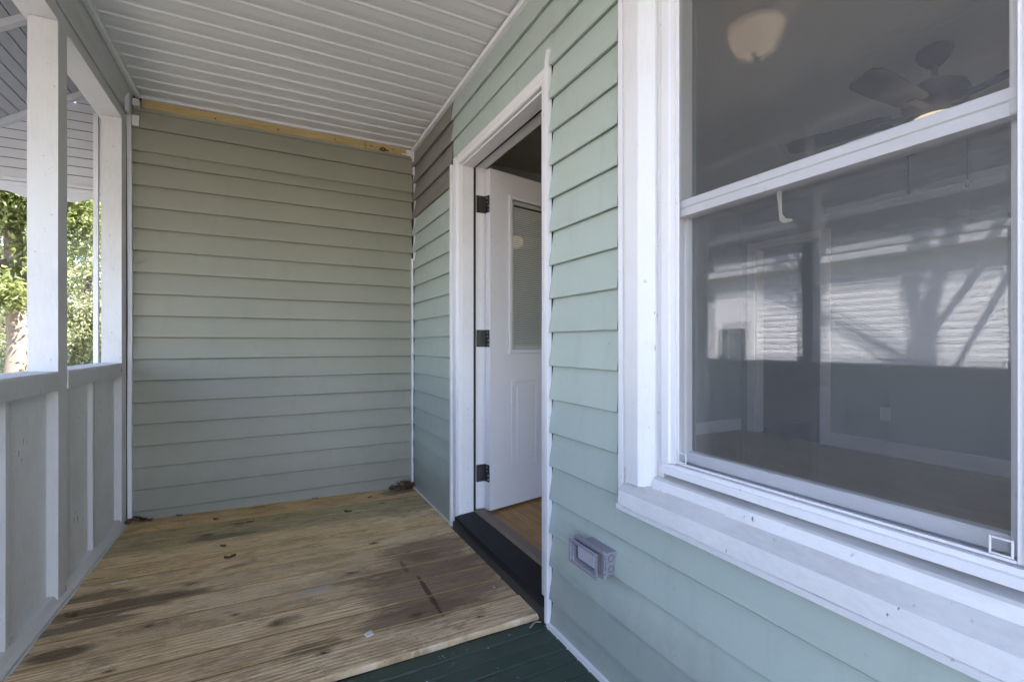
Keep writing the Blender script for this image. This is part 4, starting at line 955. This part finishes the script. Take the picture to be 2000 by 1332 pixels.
b = MB(); b.prism([(-6.605, 2.635), (-6.605, 2.665), (-9.25, 4.3), (-12.0, 2.66), (-12.0, 2.62), (-9.25, 4.22)], 'y', NY0 - .38, NY1 + .35); b.build('roof', 'roof', nh)
wnw = part_box('window', 'neighbor_white', nh, NXW + .001, NXW + .045, 6.32, 7.12, 0.35, 2.15, .004)
part_box('pane', 'neighbor_glass', wnw, NXW + .0455, NXW + .048, 6.38, 6.78, 0.42, 1.40, 0)
part_box('curtain', 'neighbor_white', wnw, NXW + .0455, NXW + .048, 6.38, 7.06, 1.44, 2.08, 0)
part_box('pane', 'neighbor_glass', wnw, NXW + .0455, NXW + .0475, 6.80, 7.06, 0.42, 1.40, 0)

# ------------------------------------------------------------------ bare yard tree whose shadow lies on the neighbour's wall
yt = thing('bare_tree', (-4.0, 0.95, -0.62), 'bare forked yard tree casting its shadow on the white neighbouring house', 'tree')
T = MB()
def limb(pts, radii): T.tube(pts, radii, 9)
limb([(-4.0, 0.93, -0.7), (-4.02, 0.94, 0.2), (-3.99, 0.95, 2.5), (-4.0, 0.94, 4.8), (-4.0, 0.94, 5.42)], [0.26, 0.19, 0.165, 0.155, 0.15])
limb([(-4.0, 0.95, 5.1), (-4.02, 1.05, 5.5), (-4.03, 1.11, 5.85), (-4.0, 1.15, 6.13), (-3.95, 1.25, 7.2), (-3.8, 1.4, 8.4)], [0.12, .105, .10, .095, .07, .03])
limb([(-4.0, 0.92, 5.25), (-3.98, 0.84, 5.64), (-4.0, 0.80, 5.93), (-4.02, 0.81, 6.15), (-4.1, 0.7, 7.4), (-4.3, 0.55, 8.8)], [0.10, .085, .09, .085, .06, .025])
limb([(-4.0, 0.90, 5.1), (-4.0, 0.86, 5.26), (-4.0, 0.51, 5.80), (-4.0, 0.35, 6.09), (-3.9, -0.4, 7.2), (-3.8, -0.9, 8.0)], [0.07, .06, .055, .055, .04, .02])
limb([(-3.9, 0.60, 4.6), (-3.95, 0.19, 5.77 - .2), (-4.0, -0.02, 6.09), (-4.0, -0.5, 6.9), (-3.9, -1.2, 7.9)], [0.03, .045, .05, .04, .02])
limb([(-4.0, 0.98, 4.70), (-4.0, 1.15, 4.82), (-4.0, 1.61, 5.10), (-4.0, 2.04, 5.38), (-4.0, 2.46, 5.64), (-4.0, 2.92, 5.90), (-3.9, 3.26, 6.26), (-3.8, 3.9, 7.0)], [0.09, .085, .07, .06, .055, .05, .04, .02])
T.build('trunk', 'bark', yt, smooth=True)
tw = MB(); rng = random.Random(5)
for (p0, d0) in [((-3.95, 1.25, 7.2), (0.1, .6, 1)), ((-4.1, 0.7, 7.4), (-.3, -.5, 1)), ((-3.9, -0.4, 7.2), (.2, -1, .6)), ((-4.0, 2.46, 5.64), (0.4, .6, 1)), ((-4.0, 2.92, 5.9), (-.4, .7, .7)), ((-4.3, .55, 8.6), (0, .2, 1)), ((-3.8, 1.4, 8.3), (.4, .3, 1)), ((-3.8, 3.7, 6.8), (0, 1, .6))]:
    for q in range(4):
        d = (Vector(d0) + Vector((rng.uniform(-.6, .6), rng.uniform(-.6, .6), rng.uniform(-.2, .5)))).normalized(); p = Vector(p0); pts = [p.copy()]
        for s in range(5):
            d = (d + Vector((rng.uniform(-.3, .3),) * 1 + (rng.uniform(-.3, .3), rng.uniform(-.1, .25)))).normalized(); p = p + d * 0.28; pts.append(p.copy())
        tw.tube(pts, [.022, .018, .014, .011, .008, .004], 5)
tw.build('crown', 'bark', yt)

# ------------------------------------------------------------------ sunlit evergreens beyond the railing
def foliage(name, mat, parent, blobs, n, size, seed):
    rg = random.Random(seed); vs_ = []; fs = []
    tot = sum(r[3] * r[4] * r[5] for r in blobs) if False else sum((bl[3] ** 2) for bl in blobs)
    for bl_ in blobs:
        cnt = int(n * bl_[3] ** 2 / tot)
        clumps = []
        for _ in range(max(6, cnt // 42)):
            while True:
                q = Vector((rg.uniform(-1, 1), rg.uniform(-1, 1), rg.uniform(-1, 1)))
                if 0.25 < q.length < 1: break
            clumps.append((Vector((bl_[0] + q.x * bl_[3], bl_[1] + q.y * bl_[4], bl_[2] + q.z * bl_[5])), q.normalized()))
        for i in range(cnt):
            c, nrm = rg.choice(clumps)
            p = c + Vector((rg.gauss(0, 1), rg.gauss(0, 1), rg.gauss(0, .8))) * 0.085
            d = (Vector((rg.gauss(0, 1), rg.gauss(0, 1), rg.gauss(0, .8))) + nrm * 0.9 + Vector((0, 0, .1))).normalized()
            side = d.cross(Vector((rg.gauss(0, .5), rg.gauss(0, .5), 1))).normalized()
            up = side.cross(d)
            L = size * rg.uniform(.6, 1.25); W = L * rg.uniform(.17, .26); b0 = len(vs_)
            vs_ += [p - d * L * .5, p + side * W - up * W * .3, p + d * L * .5 - up * W * .5, p - side * W - up * W * .3]
            fs += [(b0, b0 + 1, b0 + 2), (b0, b0 + 2, b0 + 3)]
    me = bpy.data.meshes.new(name); me.from_pydata([v - wloc(parent) for v in vs_], [], fs); me.materials.append(M[mat])
    o = bpy.data.objects.new(name, me); COL.objects.link(o); o.parent = parent; return o

def tree(label, loc, trunk_pts, trunk_r, bark, twigs, blobs, n, size, mat, seed, cat='tree'):
    t = thing('evergreen_tree', loc, label, cat, 'evergreens beyond the railing')
    b = MB(); b.tube(trunk_pts, trunk_r, 12)
    rg = random.Random(seed)
    for v in b.bm.verts: v.co += Vector((rg.gauss(0, .008), rg.gauss(0, .008), 0))
    for (pts, rr) in twigs: b.tube(pts, rr, 7)
    b.build('trunk', bark, t, smooth=True)
    foliage('crown', mat, t, blobs, n, size, seed)
    return t
tree('glossy leaved evergreen on a pale trunk at the left edge', (-2.75, 7.9, -0.62),
     [(-2.80, 7.9, -0.7), (-2.80, 7.9, 0.3), (-2.77, 7.9, 0.9), (-2.74, 7.88, 1.5), (-2.80, 7.9, 2.3), (-2.9, 8.0, 3.4)], [.18, .125, .10, .095, .08, .05], 'bark_pale',
     [([(-2.75, 7.9, 1.6), (-2.55, 7.7, 2.2), (-2.5, 7.5, 2.9)], [.05, .04, .02]), ([(-2.78, 7.9, 1.9), (-3.1, 7.7, 2.3), (-3.3, 7.5, 2.5)], [.05, .035, .02]), ([(-2.7, 7.8, 1.55), (-2.45, 7.7, 1.75), (-2.3, 7.6, 2.1)], [.035, .03, .015])],
     [(-2.75, 7.6, 2.95, .75, .6, .45), (-3.2, 7.7, 2.7, .6, .6, .45), (-2.75, 7.45, 1.65, .30, .25, .22), (-3.25, 7.7, 1.75, .45, .4, .28), (-2.3, 7.7, 2.8, .5, .5, .4), (-2.55, 7.8, 2.1, .3, .3, .28), (-3.0, 7.9, 3.6, .9, .8, .6)], 30000, 0.078, 'leaf_a', 3)
tree('tangled olive leaved shrub between the two porch posts', (-2.35, 8.6, -0.62),
     [(-2.4, 8.6, -0.7), (-2.42, 8.6, 0.5), (-2.36, 8.6, 1.2), (-2.3, 8.7, 2.0)], [.09, .07, .06, .03], 'bark',
     [([(-2.36, 8.6, 0.9), (-2.2, 8.4, 1.3), (-1.95, 8.3, 1.75)], [.035, .03, .012]), ([(-2.4, 8.6, 1.2), (-2.5, 8.4, 1.7), (-2.75, 8.3, 1.9)], [.03, .02, .01]), ([(-2.3, 8.5, 0.6), (-2.05, 8.2, 0.9), (-1.9, 8.1, 1.3)], [.03, .02, .01])],
     [(-2.3, 8.3, 0.75, .75, .5, .55), (-2.7, 8.7, 0.5, .7, .5, .5), (-2.0, 8.6, 1.1, .5, .4, .5), (-2.5, 8.5, 1.5, .55, .4, .35), (-2.1, 8.4, 2.55, .55, .5, .4), (-1.9, 8.7, 1.9, .35, .4, .3)], 30000, 0.058, 'leaf_b', 8, 'shrub')
tree('loose evergreen tree in the background behind the shrubs', (-4.4, 12.5, -0.62),
     [(-4.4, 12.5, -0.7), (-4.4, 12.5, 1.5), (-4.3, 12.5, 4.0)], [.22, .17, .08], 'bark',
     [([(-4.4, 12.5, 1.4), (-3.8, 12.2, 2.2), (-3.3, 12.0, 2.6)], [.06, .045, .02]), ([(-4.4, 12.5, 1.8), (-5.0, 12.2, 2.6)], [.05, .02])],
     [(-4.4, 12.5, 3.4, 1.6, 1.3, 1.1), (-3.6, 12.3, 1.2, 1.0, .8, .8), (-4.9, 12.4, 1.0, 1.1, .8, .9), (-3.3, 12.7, 2.6, .9, .8, .8), (-5.6, 12.4, 2.4, 1.0, .8, .9)], 20000, 0.11, 'leaf_b', 12)
tree('broad dark evergreen farthest back past the railing', (-6.5, 17.0, -0.62),
     [(-6.5, 17, -0.7), (-6.5, 17, 2.5), (-6.4, 17, 6.0)], [.3, .22, .1], 'bark', [],
     [(-6.5, 17, 4.0, 2.4, 1.8, 2.0), (-5.0, 17, 2.0, 1.8, 1.4, 1.7), (-8.0, 17, 2.2, 1.9, 1.5, 1.8), (-3.8, 17.5, 3.6, 1.6, 1.4, 1.6)], 18000, 0.17, 'leaf_a', 15)

# ------------------------------------------------------------------ small litter on the deck
def leaf_mesh(seed):
    rg = random.Random(seed); b = MB(); n = 6; L = 0.045; cols = []
    for i in range(n + 1):
        t = i / n; w = 0.014 * math.sin(math.pi * min(1, t * .92 + .06)) * rg.uniform(.75, 1.15); z = 0.010 * (t - .5) ** 2 * 4 + rg.uniform(0, .003)
        cols.append([b.bm.verts.new(((t - .5) * L, -w, z + 0.006 * rg.random())), b.bm.verts.new(((t - .5) * L, 0, z * .3)), b.bm.verts.new(((t - .5) * L, w, z + 0.007 * rg.random()))])
    for i in range(n):
        for k in range(2): b.bm.faces.new((cols[i][k], cols[i][k + 1], cols[i + 1][k + 1], cols[i + 1][k]))
    r_ = bmesh.ops.extrude_face_region(b.bm, geom=list(b.bm.faces)); bmesh.ops.translate(b.bm, vec=(0, 0, .0006), verts=[v for v in r_['geom'] if isinstance(v, bmesh.types.BMVert)])
    o = b.build('dry_leaf', 'dry_leaf', None, center=False); me = o.data; bpy.data.objects.remove(o); return me
lms = [leaf_mesh(s) for s in (1, 2, 3, 4)]
leaves = [(-0.28, 3.20, 'curled brown leaf on the deck left of centre near the end wall'), (-0.10, 3.07, 'tiny dark leaf stuck in a deck seam'), (0.27, 3.35, 'brown leaf lying against the foot of the end wall'), (-0.48, 3.36, 'reddish leaf tucked under the end wall siding'),
          (-0.62, 3.35, 'dark leaf at the foot of the end wall near the railing'), (-0.21, 2.76, 'narrow brown leaf on the pale deck boards'), (-0.17, 2.60, 'thin twig like leaf on the pale deck boards'), (0.60, 3.22, 'dark leaf on the deck near the far corner'), (0.43, 3.00, 'small grey brown leaf on the far right deck boards'),
          (-0.66, 2.30, 'dark leaf beside the stained boards at the railing')]
for i, (x, y, lab) in enumerate(leaves):
    o = bpy.data.objects.new('dry_leaf', lms[i % 4]); COL.objects.link(o); o.location = (x, y, deck_z(x) + .0035); s = random.uniform(.7, 1.1); o.scale = (s, s, s)
    o.rotation_euler = (random.uniform(-.1, .1), random.uniform(-.1, .1), random.uniform(-.7, .7)); tag(o, lab, 'leaf', 'dry leaves on the deck')
def pile(name, label, cx, cyy, r, n, seed, h):
    rg = random.Random(seed); bm = bmesh.new()
    for i in range(n):
        a = rg.random(); t = bmesh.new(); t.from_mesh(rg.choice(lms))
        rr = r * math.sqrt(rg.random()); an = rg.uniform(0, 6.28)
        x = cx + rr * math.cos(an); y = cyy + rr * math.sin(an) * .45
        mt = Matrix.Translation((x, min(y, BY - .03), deck_z(x) + .006 + h * rg.random() * max(0, 1 - rr / r))) @ Matrix.Rotation(rg.uniform(0, 6.28), 4, 'Z') @ Matrix.Rotation(rg.uniform(-1.0, 1.0), 4, 'X') @ Matrix.Scale(rg.uniform(.6, 1.15), 4)
        bmesh.ops.transform(t, matrix=mt, verts=t.verts); me_ = bpy.data.meshes.new('tmp'); t.to_mesh(me_); t.free(); bm.from_mesh(me_); bpy.data.meshes.remove(me_)
    me = bpy.data.meshes.new(name); bm.to_mesh(me); bm.free(); me.materials.append(M['dry_leaf'])
    o = bpy.data.objects.new(name, me); COL.objects.link(o); tag(o, label, 'leaves', kind='stuff'); return o
pile('leaf_litter', 'heap of dead brown leaves in the far corner beside the door wall', 0.87, 3.34, 0.11, 46, 4, 0.055)
pile('leaf_litter', 'few dead leaves at the foot of the end post', -0.68, 3.34, 0.06, 12, 9, 0.03)
def chip(name, label, x, y, sx, sy, h, rot, cat='paint chip'):
    b = MB(); b.box(-sx, sx, -sy, sy, 0, h, h * .4)
    rg = random.Random(int(abs(x) * 999))
    for v in b.bm.verts: v.co.x += rg.uniform(-.12, .12) * sx; v.co.y += rg.uniform(-.12, .12) * sy
    o = b.build(name, 'chip_white', None, center=False); o.location = (x, y, deck_z(x) + .001); o.rotation_euler = (0, 0, rot); tag(o, label, cat)
chip('paint_chip', 'crumpled white paint chip lying on the deck near the green floor', 0.316, 1.704, .014, .013, .005, .3)
chip('paint_chip', 'thin white splinter on the stained deck boards near the railing', -0.573, 2.544, .026, .0035, .002, .15)
chip('paint_chip', 'tiny white fleck on the deck beside the threshold', 0.86, 1.80, .004, .004, .002, .1)

def scrap(x, y, L, rot, lab):
    b = MB(); b.prism([(-.004, 0), (.004, 0), (.003, .004), (-.003, .005)], 'x', -L, L, 3, lambda c, j: Vector((0, .002 * nz(c.x * 90, j), .002 * nz(c.x * 70, j + 4) + .002)))
    o = b.build('wood_splinter', M['splinter'], None, center=False); o.location = (x, y, -0.0175 + deck_z(x)); o.rotation_euler = (0, 0, rot); tag(o, lab, 'splinter')
scrap(0.885, 1.515, .020, .6, 'pale wood splinter on the green floor beside the door casing')
scrap(0.915, 1.522, .012, -.5, 'short wood splinter tucked against the foot of the door casing')
